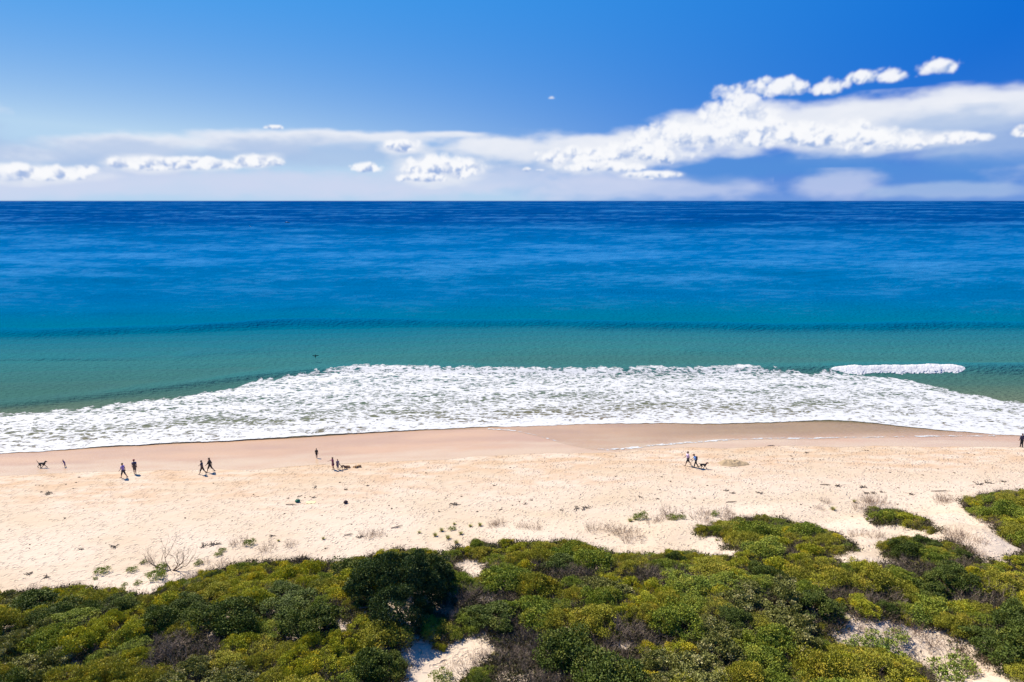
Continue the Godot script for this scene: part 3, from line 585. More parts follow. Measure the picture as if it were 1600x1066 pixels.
func veil(az: float, el: float, rx: float, ry: float, kind: String, flip: bool) -> void:
	var k := SKY_W / 360.0
	var cx := az * k          # the panorama's first column looks out to sea
	var cy := el * k
	var wide := rx * k * 1.25
	var high := ry * k * 1.5
	var col := {"w": lin(226, 232, 244), "g": lin(170, 194, 230), "h": lin(208, 216, 240), "b": lin(84, 144, 218)}[kind] as Vector3
	var most: float = {"w": 0.95, "g": 0.68, "h": 0.62, "b": 0.7}[kind]
	for py in range(int(maxf(cy - high, 0.0)), int(cy + high) + 1):
		for px in range(int(cx - wide), int(cx + wide) + 1):
			var dx := (px - cx) / wide
			var dy := (py - cy) / high
			var n := broad.get_noise_2d(px * 1.1 + az * 3.0, py * 3.4)
			var n2 := broad.get_noise_2d(px * 4.0 + 900.0, py * 9.0)
			var q := sqrt(dx * dx + dy * dy) + 0.42 * n + 0.12 * n2
			var a := most * (1.0 - smoothstep(0.35, 1.0, q))
			if a > 0.0:
				var lit := clampf(0.5 + dy * 0.7 + n2 * 0.5, 0.0, 1.0)
				blend(px, py, col.lerp(lin(246, 247, 252), 0.55 * lit) if kind == "w" else col, a)


func puffs_at(px: float, py: float, scale: float) -> float:
	return -0.80 * cells.get_noise_2d(px / scale, py / scale) - 0.20 * cells.get_noise_2d(px * 2.3 / scale + 31.0, py * 2.3 / scale)


func heap(az: float, el: float, rx: float, ry: float) -> void:
	# one cumulus: cauliflower tops that catch the sun, a flatter base
	var k := SKY_W / 360.0
	var cx := az * k
	var cy := el * k
	var wide := rx * k * 1.12
	var high := ry * k * 1.15
	var scale := 7.0 + 0.5 * high
	cells.cellular_return_type = FastNoiseLite.RETURN_DISTANCE
	for py in range(int(cy - high * 1.1), int(cy + high * 1.5) + 1):
		for px in range(int(cx - wide * 1.35), int(cx + wide * 1.35) + 1):
			var dx := (px - cx) / wide
			var dy := (py - cy) / high
			var env := 1.0 - dx * dx - (dy * dy if dy > 0.0 else dy * dy * 2.2)
			if env < -0.7: continue
			var wx := px + 0.5 * scale * broad.get_noise_2d(px * 9.0, py * 9.0)
			var wy := py + 0.5 * scale * broad.get_noise_2d(px * 9.0 + 700.0, py * 9.0)
			var p := puffs_at(wx, wy, scale)
			var a := smoothstep(0.0, 0.8, env + 1.0 * (p - 0.45) + 0.6 * broad.get_noise_2d(px * 5.0, py * 7.0))
			if a > 0.01:
				var q := puffs_at(wx - 0.16 * scale, wy + 0.26 * scale, scale)
				var lit := clampf(0.58 + 1.25 * (p - q) + 0.45 * dy + 0.25 * broad.get_noise_2d(px * 4.0 + 90.0, py * 6.0), 0.0, 1.0)
				blend(px, py, lin(146, 174, 222).lerp(lin(250, 251, 254), smoothstep(0.05, 0.75, lit)), a * 0.95)
	cells.cellular_return_type = FastNoiseLite.RETURN_DISTANCE2_SUB


func sky_image() -> Image:
	var to_sun := sun_direction()
	band.resize(SKY_W * TOP_ROW * 3)
	# clear air: computed every 8 pixels and stretched
	var small := Image.create_empty(SKY_W / 8, SKY_H / 8, false, Image.FORMAT_RGBF)
	for y in SKY_H / 8:
		var el := (0.5 - (y + 0.5) / (SKY_H / 8.0)) * PI
		for x in SKY_W / 8:
			var az := (x + 0.5) / (SKY_W / 8.0) * TAU
			var c := clear_air(az, el, to_sun)
			if el < 0.0: c = lin(60, 120, 180)
			small.set_pixel(x, y, Color(c.x, c.y, c.z))
	for row in TOP_ROW:
		var el := (row + 0.5) / SKY_H * PI
		var line := PackedVector3Array()
		for x in 257:
			line.append(clear_air(x / 256.0 * TAU, el, to_sun))
		var k := (TOP_ROW - 1 - row) * SKY_W * 3
		for x in SKY_W:
			var f := x / 16.0
			var c := line[int(f)].lerp(line[int(f) + 1], f - int(f))
			band[k] = c.x
			band[k + 1] = c.y
			band[k + 2] = c.z
			k += 3
	# the same bank of cloud goes on round the horizon
	for turn in [0.0, 78.0, 152.0, -136.0, -74.0]:
		var flip: bool = turn != 0.0 and int(turn) % 4 == 0
		for s in VEILS:
			veil((-s[0] if flip else s[0]) + turn, s[1], s[2], s[3], s[4], flip)
		for s in HEAPS:
			if s[2] > 1.4 and s[1] < 5.5: veil((-s[0] if flip else s[0]) + turn, s[1] + 0.05, s[2] * 1.2, s[3] * 0.95, "w", flip)
		for s in HEAPS:
			heap((-s[0] if flip else s[0]) + turn, s[1], s[2], s[3])
	small.resize(SKY_W, SKY_H, Image.INTERPOLATE_BILINEAR)
	var over := Image.create_from_data(SKY_W, TOP_ROW, false, Image.FORMAT_RGBF, band.to_byte_array())
	small.blit_rect(over, Rect2i(0, 0, SKY_W, TOP_ROW), Vector2i(0, SKY_H / 2 - TOP_ROW))
	return small


# ---------------------------------------------------------------- sand
func relief_image(size: int, metres: float) -> Image:
	# trodden sand: low ripples, lumps and the dents of many feet; wraps round at its edges
	var h := PackedFloat32Array()
	h.resize(size * size)
	var soft := FastNoiseLite.new()
	soft.seed = 21
	soft.frequency = 0.012
	soft.fractal_octaves = 5
	var im := soft.get_seamless_image(size, size)
	var raw := im.get_data()
	for k in size * size:
		h[k] = 0.62 + 0.30 * (raw[k] / 255.0 - 0.5)
	var r := RandomNumberGenerator.new()
	r.seed = 4
	var per := size / metres
	for n in 800:
		var cx := r.randf() * size
		var cy := r.randf() * size
		var a := r.randf_range(-0.9, 0.9) + (0.0 if r.randf() < 0.6 else PI / 2)
		var lng := r.randf_range(0.10, 0.24) * per
		var wid := lng * r.randf_range(0.45, 0.8)
		var deep := r.randf_range(0.12, 0.5)
		for py in range(int(-lng * 1.8), int(lng * 1.8)):
			for px in range(int(-lng * 1.8), int(lng * 1.8)):
				var u := (px * cos(a) + py * sin(a)) / lng
				var v := (-px * sin(a) + py * cos(a)) / wid
				var q := u * u + v * v
				if q < 3.2:
					var k := posmod(int(cy) + py, size) * size + posmod(int(cx) + px, size)
					h[k] += deep * (-exp(-q * 1.6) + 0.35 * exp(-(q - 1.9) * (q - 1.9) * 2.0))
	var out := PackedByteArray()
	out.resize(size * size)
	for k in size * size:
		out[k] = int(clampf(h[k], 0.0, 1.0) * 255.0)
	return Image.create_from_data(size, size, false, Image.FORMAT_L8, out)


func make_sand() -> void:
	var b := Build.new()
	var cols := 420
	var rows := 380
	for r in rows:
		var d := lerpf(-30.0, 26.0, r / 40.0) if r < 40 else 26.0 + (r - 40) * 0.4
		for q in cols:
			var x := -126.0 + 252.0 * q / (cols - 1)
			b.v.append(on_land(x, d))
			b.u.append(Vector2(x / 14.0, d / 14.0))
			# dry quartz sand, tinted by damp, churned patches just above the last tide's reach
			var above := along(WET, x) - d
			var tone := broad.get_noise_2d(x * 6.0, d * 12.0)
			var speck := fine.get_noise_2d(x * 60.0, d * 90.0)
			var c := Color(0.445, 0.37, 0.298).lerp(Color(0.40, 0.32, 0.235), clampf(0.35 + 1.2 * tone, 0.0, 1.0))
			var damp := (1.0 - smoothstep(3.0, 16.0, above + 9.0 * tone)) * clampf(0.55 + 1.3 * broad.get_noise_2d(x * 16.0 + 300.0, d * 50.0) + 0.5 * speck, 0.0, 1.0)
			c = c.lerp(Color(0.365, 0.245, 0.15), 0.75 * damp)
			b.c.append(c)
	b.grid_faces(cols, rows)
	b.grid_normals(cols, rows)
	var m := vertex_paint(0.95, 0.25)
	m.normal_enabled = true
	var dents := relief_image(1024, 14.0)
	dents.bump_map_to_normal_map(12.0)
	m.normal_texture = ImageTexture.create_from_image(dents)
	M.sand = m
	tag(part("sand", b.mesh(), m), "", "", "", "structure")

	# sand still wet and smooth from the last waves
	b = Build.new()
	cols = 500
	rows = 40
	for r in rows:
		for q in cols:
			var x := -126.0 + 252.0 * q / (cols - 1)
			var a := along(WET, x) + 0.9 * broad.get_noise_2d(x * 9.0, 50.0) + 0.25 * fine.get_noise_2d(x * 30.0, 3.0)
			var d := lerpf(a, along(FOAM_LOW, x) + 9.0, r / (rows - 1.0))
			b.v.append(on_land(x, d, 0.008))
			b.u.append(Vector2(x / 5.0, d / 2.0))
			var n := broad.get_noise_2d(x * 5.0, d * 16.0)
			var wetness := smoothstep(0.0, 0.32, r / (rows - 1.0) + 0.25 * broad.get_noise_2d(x * 8.0 + 70.0, d * 30.0))      # the upper edge is drying out
			b.c.append(Color(0.42, 0.31, 0.21).lerp(Color(0.41, 0.262, 0.158).lerp(Color(0.35, 0.222, 0.142), clampf(0.5 + 1.2 * n, 0.0, 1.0)), wetness))
	b.grid_faces(cols, rows)
	b.grid_normals(cols, rows)
	m = vertex_paint(0.25, 0.38)
	m.heightmap_enabled = true
	var rip := FastNoiseLite.new()
	rip.seed = 31
	rip.frequency = 0.02
	rip.fractal_octaves = 4
	m.heightmap_texture = ImageTexture.create_from_image(rip.get_seamless_image(512, 512))
	m.heightmap_scale = 1.6
	tag(part("wet_sand", b.mesh(), m), "", "", "", "structure")


# ---------------------------------------------------------------- sea
func water_colour(depth: float, sky_streak: float) -> Color:
	# the hue of the water itself by depth: stirred-up sand over the bar, green, then the blue of deep water; streaks of reflected sky are painted over it
	var stops := [[0.0, Color(0.17, 0.15, 0.093)], [0.7, Color(0.093, 0.114, 0.079)], [1.6, Color(0.036, 0.092, 0.083)], [3.0, Color(0.024, 0.112, 0.125)], [5.0, Color(0.003, 0.092, 0.155)], [8.0, Color(0.0008, 0.083, 0.21)], [18.0, Color(0.001, 0.088, 0.25)], [60.0, Color(0.0004, 0.043, 0.17)]]
	var k := 0
	while k < stops.size() - 2 and stops[k + 1][0] < depth:
		k += 1
	var c: Color = (stops[k][1] as Color).lerp(stops[k + 1][1], clampf((depth - stops[k][0]) / (stops[k + 1][0] - stops[k][0]), 0.0, 1.0))
	return c.lerp(Color(0.045, 0.19, 0.40), clampf(sky_streak, 0.0, 0.5) * smoothstep(3.0, 8.0, depth)) * (1.0 + minf(sky_streak, 0.0) * 0.5)


func make_sea() -> void:
	var b := Build.new()
	var ds := PackedFloat32Array()
	for k in 200: ds.append(k / 200.0)                 # from the edge of the water out to 140 m
	for k in 200: ds.append(140.0 + k * 0.6)
	var y := 32.0 / 260.0
	while y > 0.0:
		ds.append(32.0 / y)
		y -= 0.0009 if y > 0.0135 else 0.00035
		if y < 0.0004: break
	ds.append(120000.0)
	var cols := 620
	var rows := ds.size()
	for r in rows:
		for q in cols:
			var t := -1.35 + 2.7 * q / (cols - 1)
			var d := ds[r]
			if r < 200:
				d = lerpf(along(FILM, t * 92.0), 140.0, d)
				d = lerpf(along(FILM, t * d) - 0.05, 140.0, ds[r])
			var x := t * d
			var h := water_top(x, d) if d < 130.0 else sea_height(x, d)
			b.v.append(Vector3(x, h, -d))
			b.u.append(Vector2(x / 48.0, d / 22.0))
			var depth := h - land(x, d) if d < 1200.0 else 60.0
			var sky_streak := 0.0  # pale sky reflection painted into the vertex colour as noise streaks, the surface being matte
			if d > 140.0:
				sky_streak = (0.46 * broad.get_noise_2d(x * 420.0 / d, 480.0 * log(d)) + 0.32 * fine.get_noise_2d(x * 2600.0 / d, 3600.0 * log(d)) + 0.12 * exp(-pow(log(d / 420.0) / 0.4, 2.0)) + rng.randf_range(-0.08, 0.08)) * smoothstep(150.0, 330.0, d)
			var c := water_colour(maxf(depth, 0.0), sky_streak)
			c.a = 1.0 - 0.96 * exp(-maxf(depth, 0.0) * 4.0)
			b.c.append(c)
	b.grid_faces(cols, rows)
	b.grid_normals(cols, rows)
	var m := vertex_paint(0.12, 0.0)
	m.transparency = BaseMaterial3D.TRANSPARENCY_ALPHA
	var rip := FastNoiseLite.new()
	rip.seed = 17
	rip.frequency = 0.028
	rip.fractal_octaves = 5
	rip.fractal_gain = 0.55
	rip.noise_type = FastNoiseLite.TYPE_SIMPLEX_SMOOTH
	var chop := rip.get_seamless_image(1024, 1024)
	chop.bump_map_to_normal_map(9.0)
	m.normal_enabled = true
	m.normal_texture = ImageTexture.create_from_image(chop)
	m.normal_scale = 0.9
	# fine plankton and silt: an almost even tint
	var tint := Image.create_empty(64, 64, false, Image.FORMAT_RGB8)
	for py in 64:
		for px in 64:
			var g := 0.97 + 0.03 * rng.randf()
			tint.set_pixel(px, py, Color(g, g, g))
	m.albedo_texture = ImageTexture.create_from_image(tint)
	M.water = m
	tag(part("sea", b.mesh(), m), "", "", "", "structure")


func foam_top(x: float) -> float:
	var hi := along(FOAM_HIGH, x)
	return hi - 3.4 * wave_height(x) * (1.0 - smoothstep(2.0, 7.0, absf(hi - along(CREST_NEAR, x))))


func make_surf() -> void:
	# lace of foam: threads round bubbles and patches, thick where a wave has just run out
	var w := 2048
	var h := 900
	var data := PackedByteArray()
	data.resize(w * h * 4)
	for px in w:
		var x := -110.0 + 220.0 * (px + 0.5) / w
		var lo := along(FOAM_LOW, x) + 0.5 * broad.get_noise_2d(x * 14.0, 0.0) + 0.15 * fine.get_noise_2d(x * 60.0, 0.0)
		var hi := foam_top(x)
		var crest := crest_near(x)
		var film := along(FILM, x)
		var ragged := 2.4 * broad.get_noise_2d(x * 14.0, 90.0) + 1.8 * fine.get_noise_2d(x * 50.0, 20.0)
		for py in h:
			var d := 82.0 + 60.0 * (py + 0.5) / h
			var k := (py * w + px) * 4
			var a := 0.0
			var cover := 0.0
			if d > lo and d < hi + 3.0:
				var t := (d - lo) / (hi - lo)
				cover = 0.49 + 0.28 * broad.get_noise_2d(x * 5.0 + 40.0, d * 22.0) + 0.5 * exp(-(d - lo) / 1.3) - 0.16 * exp(-pow((t - 0.30) / 0.16, 2.0)) * (1.0 - smoothstep(45.0, 60.0, x))
				cover += 0.22 * smoothstep(52.0, 66.0, x) * exp(-(d - lo) / 9.0)
				cover += 0.13 * sin((d - lo) * 0.62 + 5.0 * broad.get_noise_2d(x * 4.0, 33.0))
				cover *= 1.0 - smoothstep(-2.0, 0.9, d - hi + ragged)
				if x > 14.0 and x < 58.0:
					cover -= 0.24 * exp(-pow((d - crest + 1.6) / 1.5, 2.0)) * smoothstep(14.0, 24.0, x)
			elif film < lo - 1.5 and d < lo:
				cover = 0.42 * exp(-pow((d - film - 0.35) / 0.28, 2.0)) * clampf(0.6 + 1.6 * broad.get_noise_2d(x * 8.0, 9.0), 0.0, 1.0)
			if cover > 0.05:
				var wx := x + 0.9 * fine.get_noise_2d(x * 34.0, d * 34.0)
				var wd := d + 0.9 * fine.get_noise_2d(x * 34.0 + 500.0, d * 34.0)
				var big := cells.get_noise_2d(wx * 0.75, wd * 1.15) + 1.0
				var sml := cells.get_noise_2d(wx * 2.0 + 60.0, wd * 3.4) + 1.0
				var val := 0.46 * (1.0 - smoothstep(0.0, 0.55, big)) + 0.40 * (1.0 - smoothstep(0.0, 0.6, sml)) + 0.58 * (0.5 + fine.get_noise_2d(x * 42.0, d * 95.0))
				a = smoothstep(0.70 - cover * 0.92, 1.36 - cover * 0.92, val)
			data[k] = 246
			data[k + 1] = 248
			data[k + 2] = 250
			data[k + 3] = int(a * 250.0)
	var im := Image.create_from_data(w, h, false, Image.FORMAT_RGBA8, data)
	var b := Build.new()
	var cols := 440
	var rows := 150
	for r in rows:
		for q in cols:
			var x := -109.8 + 219.6 * q / (cols - 1)
			var d := lerpf(minf(along(FILM, x), along(FOAM_LOW, x)) - 0.3, foam_top(x) + 2.8, r / (rows - 1.0))
			b.v.append(Vector3(x, water_top(x, d) + 0.035 + 0.05 * fine.get_noise_2d(x * 70.0, d * 70.0), -d))
			b.u.append(Vector2((x + 110.0) / 220.0, (d - 82.0) / 60.0))
	b.grid_faces(cols, rows)
	b.grid_normals(cols, rows)
	var m := paint(Color(0.46, 0.465, 0.47), 0.75, 0.3)
	m.transparency = BaseMaterial3D.TRANSPARENCY_ALPHA
	m.albedo_texture = ImageTexture.create_from_image(im)
	m.texture_repeat = false
	tag(part("surf_foam", b.mesh(), m), "lacy white foam spread over the shallows by the last wave", "foam", "", "stuff")

	# the white roller where the wave has just broken
	b = Build.new()
	cols = 700
	rows = 36
	for r in rows:
		for q in cols:
			var t := q / (cols - 1.0)
			var x := lerpf(53.5, 88.0, t)
			var fat := smoothstep(0.0, 0.4, t) * (1.0 - smoothstep(0.88, 1.0, t)) * (0.78 + 0.22 * t + 0.3 * broad.get_noise_2d(x * 14.0, 4.0)) + 0.02
			var w2 := r / (rows - 1.0) * PI
			var lump := 1.0 + 0.12 * fine.get_noise_2d(x * 150.0, w2 * 420.0) + 0.14 * broad.get_noise_2d(x * 45.0, w2 * 90.0)
			var d := crest_near(x) - 0.9
			# steep at the back, a tumbling skirt that runs ahead towards the shore
			var reach := (2.3 + 0.9 * fine.get_noise_2d(x * 16.0, 40.0)) if w2 < PI / 2 else 1.1
			var z := d - cos(w2) * reach * fat * lump
			b.v.append(Vector3(x, maxf(sea_height(x, z) * 0.75, 0.05) - 0.08 + pow(sin(w2), 1.5) * 0.6 * fat * lump, -z))
	b.grid_faces(cols, rows)
	b.grid_normals(cols, rows)
	tag(part("breaking_roller", b.mesh(), paint(Color(0.49, 0.495, 0.50), 0.8, 0.3)), "white tumbling roller of the breaking wave beyond the foam", "wave", "", "stuff")


# ---------------------------------------------------------------- dune scrub
func leaf(b: Build, at: Vector3, out: Vector3, size: float, narrow: float, c: Color, face := Vector3.ZERO) -> void:
	var side := out.cross(face + 0.6 * Vector3(rng.randf_range(-1, 1), rng.randf_range(-1, 1), rng.randf_range(-1, 1))).normalized() * size * narrow
	var mid := at + out * size * 0.5 + Vector3(0, size * 0.08, 0)
	b.quad(at, mid - side, at + out * size, mid + side, c)


func crown_mesh(seed_: int, lobes: int, per_lobe: int, lobe_size: float, height: float, size: float, narrow: float, low: Color, high: Color, odd: Color, upright: float) -> ArrayMesh:
	# a dome of leafy lobes of radius about 1, leaves on the lobes' outer sides
	rng.seed = seed_
	var b := Build.new()
	for l in lobes:
		var a := rng.randf() * TAU
		var up := pow(rng.randf(), 1.1)
		var flat := sqrt(maxf(0.0, 1.0 - up * up)) * rng.randf_range(0.72, 1.0)
		var lean := 0.8 + 0.28 * sin(a * 3.0 + seed_) + 0.12 * sin(a * 5.0 + seed_ * 2.0)
		var at := Vector3(cos(a) * flat * lean, height * (0.1 + 0.9 * up) * rng.randf_range(0.78, 1.0), sin(a) * flat * lean)
		var r := lobe_size * rng.randf_range(0.5, 1.5)
		var c := low.lerp(high, rng.randf())
		if rng.randf() < 0.12: c = c.lerp(odd, 0.6)
		for n in per_lobe:
			var dir := Vector3(rng.randfn(), rng.randfn() + 0.35, rng.randfn()).normalized()
			dir = (dir + at.normalized() * 0.35).normalized()
			var p := at + dir * r * rng.randf_range(0.55, 1.0) * Vector3(1.0, 0.8, 1.0)
			if p.y < 0.0: continue
			var out := (dir * 0.3 + Vector3(rng.randf_range(-0.6, 0.6), rng.randf_range(-0.3, 0.6) + upright, rng.randf_range(-0.6, 0.6))).normalized()
			leaf(b, p, out, size * rng.randf_range(0.65, 1.3), narrow, c * rng.randf_range(0.72, 1.25), dir + Vector3(0, 0.4, 0))
	return b.mesh()


func twig(b: Build, at: Vector3, dir: Vector3, length: float, rad: float, depth: int, c: Color) -> void:
	var pts := PackedVector3Array([at])
	var rads := PackedFloat32Array([rad])
	var p := at
	var v := dir
	for k in 3:
		v = (v + Vector3(rng.randf_range(-0.28, 0.28), rng.randf_range(-0.12, 0.26), rng.randf_range(-0.28, 0.28))).normalized()
		p += v * length / 3.0
		pts.append(p)
		rads.append(rad * (1.0 - 0.2 * (k + 1)))
	b.tube(pts, rads, 4 if depth > 2 else 3, c * rng.randf_range(0.8, 1.2))
	if depth <= 0:
		return
	for k in rng.randi_range(2, 3):
		var from := pts[rng.randi_range(1, 3)] if k else p
		twig(b, from, (v + Vector3(rng.randf_range(-0.9, 0.9), rng.randf_range(-0.25, 0.55), rng.randf_range(-0.9, 0.9))).normalized(), length * rng.randf_range(0.55, 0.8), rad * 0.55, depth - 1, c)


func stems_mesh(seed_: int, height: float, c: Color) -> ArrayMesh:
	rng.seed = seed_
	var b := Build.new()
	for k in 5:
		var a := TAU * k / 5.0 + rng.randf()
		twig(b, Vector3(cos(a) * 0.06, -0.08, sin(a) * 0.06), Vector3(cos(a) * 0.8, 0.75, sin(a) * 0.8).normalized(), height * 0.62, 0.035, 1, c)
	return b.mesh()


func brush_mesh(seed_: int, height: float, c: Color, many: int, spread: float) -> ArrayMesh:
	rng.seed = seed_
	var b := Build.new()
	for k in many:
		var a := rng.randf() * TAU
		var q := sqrt(rng.randf()) * 0.75
		twig(b, Vector3(cos(a) * q, -0.04, sin(a) * q), Vector3(cos(a) * spread, 1.0, sin(a) * spread).normalized(), height * rng.randf_range(0.35, 0.55), 0.013, 3, c)
	return b.mesh()


func whereabouts(x: float, d: float) -> String:
	if Vector2(x, d).distance_to(BIG_BUSH) < 6.5: return "beside the great domed bush"
	if Vector2(x, d).distance_to(Vector2(-4.2, 37.3)) < 6.0: return "beside the narrow sand hollow"
	if Vector2(x, d).distance_to(Vector2(23.5, 37.3)) < 10.0: return "around the broad sand blowout"
	if Vector2(x, d).distance_to(DEAD_BUSH) < 9.0: return "behind the bare branching bush"
	if Vector2(x, d).distance_to(Vector2(26.3, 61.0)) < 7.0: return "next to the bare sand knoll"
	if x > 36.0 and d > 55.0: return "on the green dune reaching down the beach"
	if Vector2(x, d).distance_to(Vector2(35.0, 60.6)) < 5.0: return "on the small hummock amid open sand"
	var t := 54.5 + 0.21 * x - d
	return "along the sandy front edge of the scrub" if t < 5.0 else "in the middle of the dense scrub" if t < 15.0 else "on the landward slope of the dune scrub"


func make_scrub() -> void:
	var leaves := vertex_paint(0.6, 0.28)
	leaves.backlight_enabled = true
	leaves.backlight = Color(0.5, 0.5, 0.2)
	M.leaves = leaves
	var bark := vertex_paint(0.9, 0.3)
	M.bark = bark
	var wood := Color(0.11, 0.085, 0.065)
	var kinds := {
		"o": {"name": "wattle_shrub", "n": 6, "h": 0.72, "lobes": 70, "per": 190, "lobe": 0.22, "size": 0.062, "narrow": 0.2, "low": Color(0.189, 0.187, 0.022), "high": Color(0.304, 0.288, 0.029), "odd": Color(0.455, 0.346, 0.037), "up": 0.25,
			"label": "olive green wattle shrub", "group": "olive wattle shrubs of the dune scrub"},
		"m": {"name": "moss_green_shrub", "n": 6, "h": 0.66, "lobes": 80, "per": 170, "lobe": 0.2, "size": 0.06, "narrow": 0.24, "low": Color(0.125, 0.172, 0.022), "high": Color(0.231, 0.259, 0.029), "odd": Color(0.327, 0.309, 0.037), "up": 0.2,
			"label": "moss green shrub", "group": "moss green shrubs of the dune scrub"},
		"d": {"name": "dark_shrub", "n": 6, "h": 0.88, "lobes": 76, "per": 200, "lobe": 0.22, "size": 0.058, "narrow": 0.3, "low": Color(0.052, 0.077, 0.015), "high": Color(0.098, 0.127, 0.020), "odd": Color(0.162, 0.171, 0.030), "up": 0.15,
			"label": "dark green rounded shrub", "group": "dark green shrubs of the dune scrub"},
		"b": {"name": "yellow_green_shrub", "n": 6, "h": 0.68, "lobes": 64, "per": 180, "lobe": 0.23, "size": 0.07, "narrow": 0.24, "low": Color(0.222, 0.239, 0.020), "high": Color(0.372, 0.360, 0.028), "odd": Color(0.602, 0.452, 0.023), "up": 0.3,
			"label": "bright yellow green shrub", "group": "yellow green shrubs of the dune scrub"},
		"s": {"name": "silver_leaved_shrub", "n": 4, "h": 0.8, "lobes": 60, "per": 130, "lobe": 0.21, "size": 0.088, "narrow": 0.3, "low": Color(0.123, 0.132, 0.032), "high": Color(0.200, 0.198, 0.055), "odd": Color(0.466, 0.418, 0.198), "up": 0.3,
			"label": "shrub with silvery broad leaves", "group": "silver leaved shrubs of the dune scrub"},
		"t": {"name": "dry_brush", "n": 4, "h": 0.8, "label": "leafless grey brown brushwood", "group": "dry brushwood of the dune scrub"},
	}
	var protos := {}
	var seed_ := 100
	for k in kinds:
		var d: Dictionary = kinds[k]
		protos[k] = []
		for n in d.n:
			seed_ += 7
			var p := Node3D.new()
			tag(p, d.label, "shrub", d.group)
			if k == "t":
				part("twigs", brush_mesh(seed_, d.h, Color(0.22, 0.17, 0.13), 46, 0.55), bark, p)
			else:
				part("crown", crown_mesh(seed_, d.lobes, d.per, d.lobe, d.h, d.size, d.narrow, d.low, d.high, d.odd, d.up), leaves, p)
				part("stem", stems_mesh(seed_ + 3, d.h, wood), bark, p)
			protos[k].append(p)
	rng.seed = 77
	var spots := []
	for s in BUSHES:
		var list: Array = protos[s[0]]
		var o: Node3D = list[rng.randi() % list.size()].duplicate()
		o.name = numbered(kinds[s[0]].name)
		add_child(o)
		var r: float = s[3]
		var size: String = "small " if r < 1.1 else "middling " if r < 1.5 else "broad "
		var where_: String = whereabouts(s[1], s[2])
		tag(o, size + kinds[s[0]].label + " " + where_, "shrub", size + kinds[s[0]].label + " " + where_ + ", look-alikes")
		o.transform = Transform3D(Basis.from_euler(Vector3(rng.randf_range(-0.08, 0.08), rng.randf() * TAU, rng.randf_range(-0.08, 0.08))) * Basis.from_scale(Vector3(r * rng.randf_range(0.95, 1.4), r * rng.randf_range(0.65, 1.2), r * rng.randf_range(0.95, 1.25))), on_land(s[1], s[2], -0.08))
		spots.append(Vector3(s[1], r, s[2]))
	for k in protos:
		for p in protos[k]: p.free()

	# the great round bush that stands above the rest
	var big := thing("round_bush", on_land(BIG_BUSH.x, BIG_BUSH.y, -0.7), 0.4, "largest dark green domed bush, rising above the scrub beside a bare sand patch", "bush")
	big.scale = Vector3(4.6, 4.3, 3.5)
	part("crown", crown_mesh(901, 330, 230, 0.115, 0.95, 0.03, 0.3, Color(0.039, 0.063, 0.019), Color(0.068, 0.099, 0.026), Color(0.105, 0.128, 0.030), 0.15), leaves, big)
	part("stem", stems_mesh(903, 0.8, wood), bark, big)

	# leaf litter, creepers and seedlings that fill the floor between the shrubs
	var patch := Build.new()
	rng.seed = 55
	for n in 60:
		var a := rng.randf() * TAU
		var q := sqrt(rng.randf()) * 0.42
		var c := Color(0.05, 0.058, 0.014).lerp(Color(0.085, 0.07, 0.035), rng.randf())
		leaf(patch, Vector3(cos(a) * q, rng.randf_range(0.0, 0.28) * (1.0 - q), sin(a) * q), Vector3(rng.randf_range(-1, 1), rng.randf_range(0.1, 1.2), rng.randf_range(-1, 1)).normalized(), rng.randf_range(0.08, 0.15), 0.28, c)
	for n in 9:
		var a := rng.randf() * TAU
		twig(patch, Vector3(cos(a) * 0.2, -0.03, sin(a) * 0.2), Vector3(cos(a), 0.5, sin(a)).normalized(), 0.4, 0.008, 1, Color(0.12, 0.09, 0.07))
	var mm := MultiMesh.new()
	mm.transform_format = MultiMesh.TRANSFORM_3D
	mm.mesh = patch.mesh()
	var where := []
	for s in spots:
		for n in int(13.0 * s.y * s.y + 4.0):
			var a := rng.randf() * TAU
			var q: float = sqrt(rng.randf()) * s.y * 1.1
			var k := rng.randf_range(0.7, 1.5)
			where.append(Transform3D(Basis(Vector3.UP, rng.randf() * TAU).scaled(Vector3(k, k, k)), on_land(s.x + cos(a) * q, s.z + sin(a) * q, -0.02)))
	mm.instance_count = where.size()
	for n in where.size(): mm.set_instance_transform(n, where[n])
	var under := MultiMeshInstance3D.new()
	under.name = "undergrowth"
	under.multimesh = mm
	under.material_override = leaves
	add_child(under)
	tag(under, "tangled low undergrowth on the dune floor between the shrubs", "undergrowth", "", "stuff")


# ---------------------------------------------------------------- plants standing apart on the open sand
func grass_mesh(seed_: int, blades: int, tall: float, c1: Color, c2: Color) -> ArrayMesh:
	rng.seed = seed_
	var b := Build.new()
	for n in blades:
		var a := rng.randf() * TAU
		var root := Vector3(cos(a), 0, sin(a)) * rng.randf() * 0.16 + Vector3(0, -0.02, 0)
		var lean := Vector3(cos(a), 0, sin(a)) * rng.randf_range(0.2, 1.1)
		var h := tall * rng.randf_range(0.5, 1.0)
		var side := Vector3(-sin(a), 0, cos(a)) * 0.008
		var mid := root + lean * h * 0.35 + Vector3(0, h * 0.6, 0)
		var c := c1.lerp(c2, rng.randf())
		b.quad(root - side, mid - side, mid + side, root + side, c)
		b.tri(mid - side, root + lean * h + Vector3(0, h * 0.85, 0), mid + side, c)
	return b.mesh()


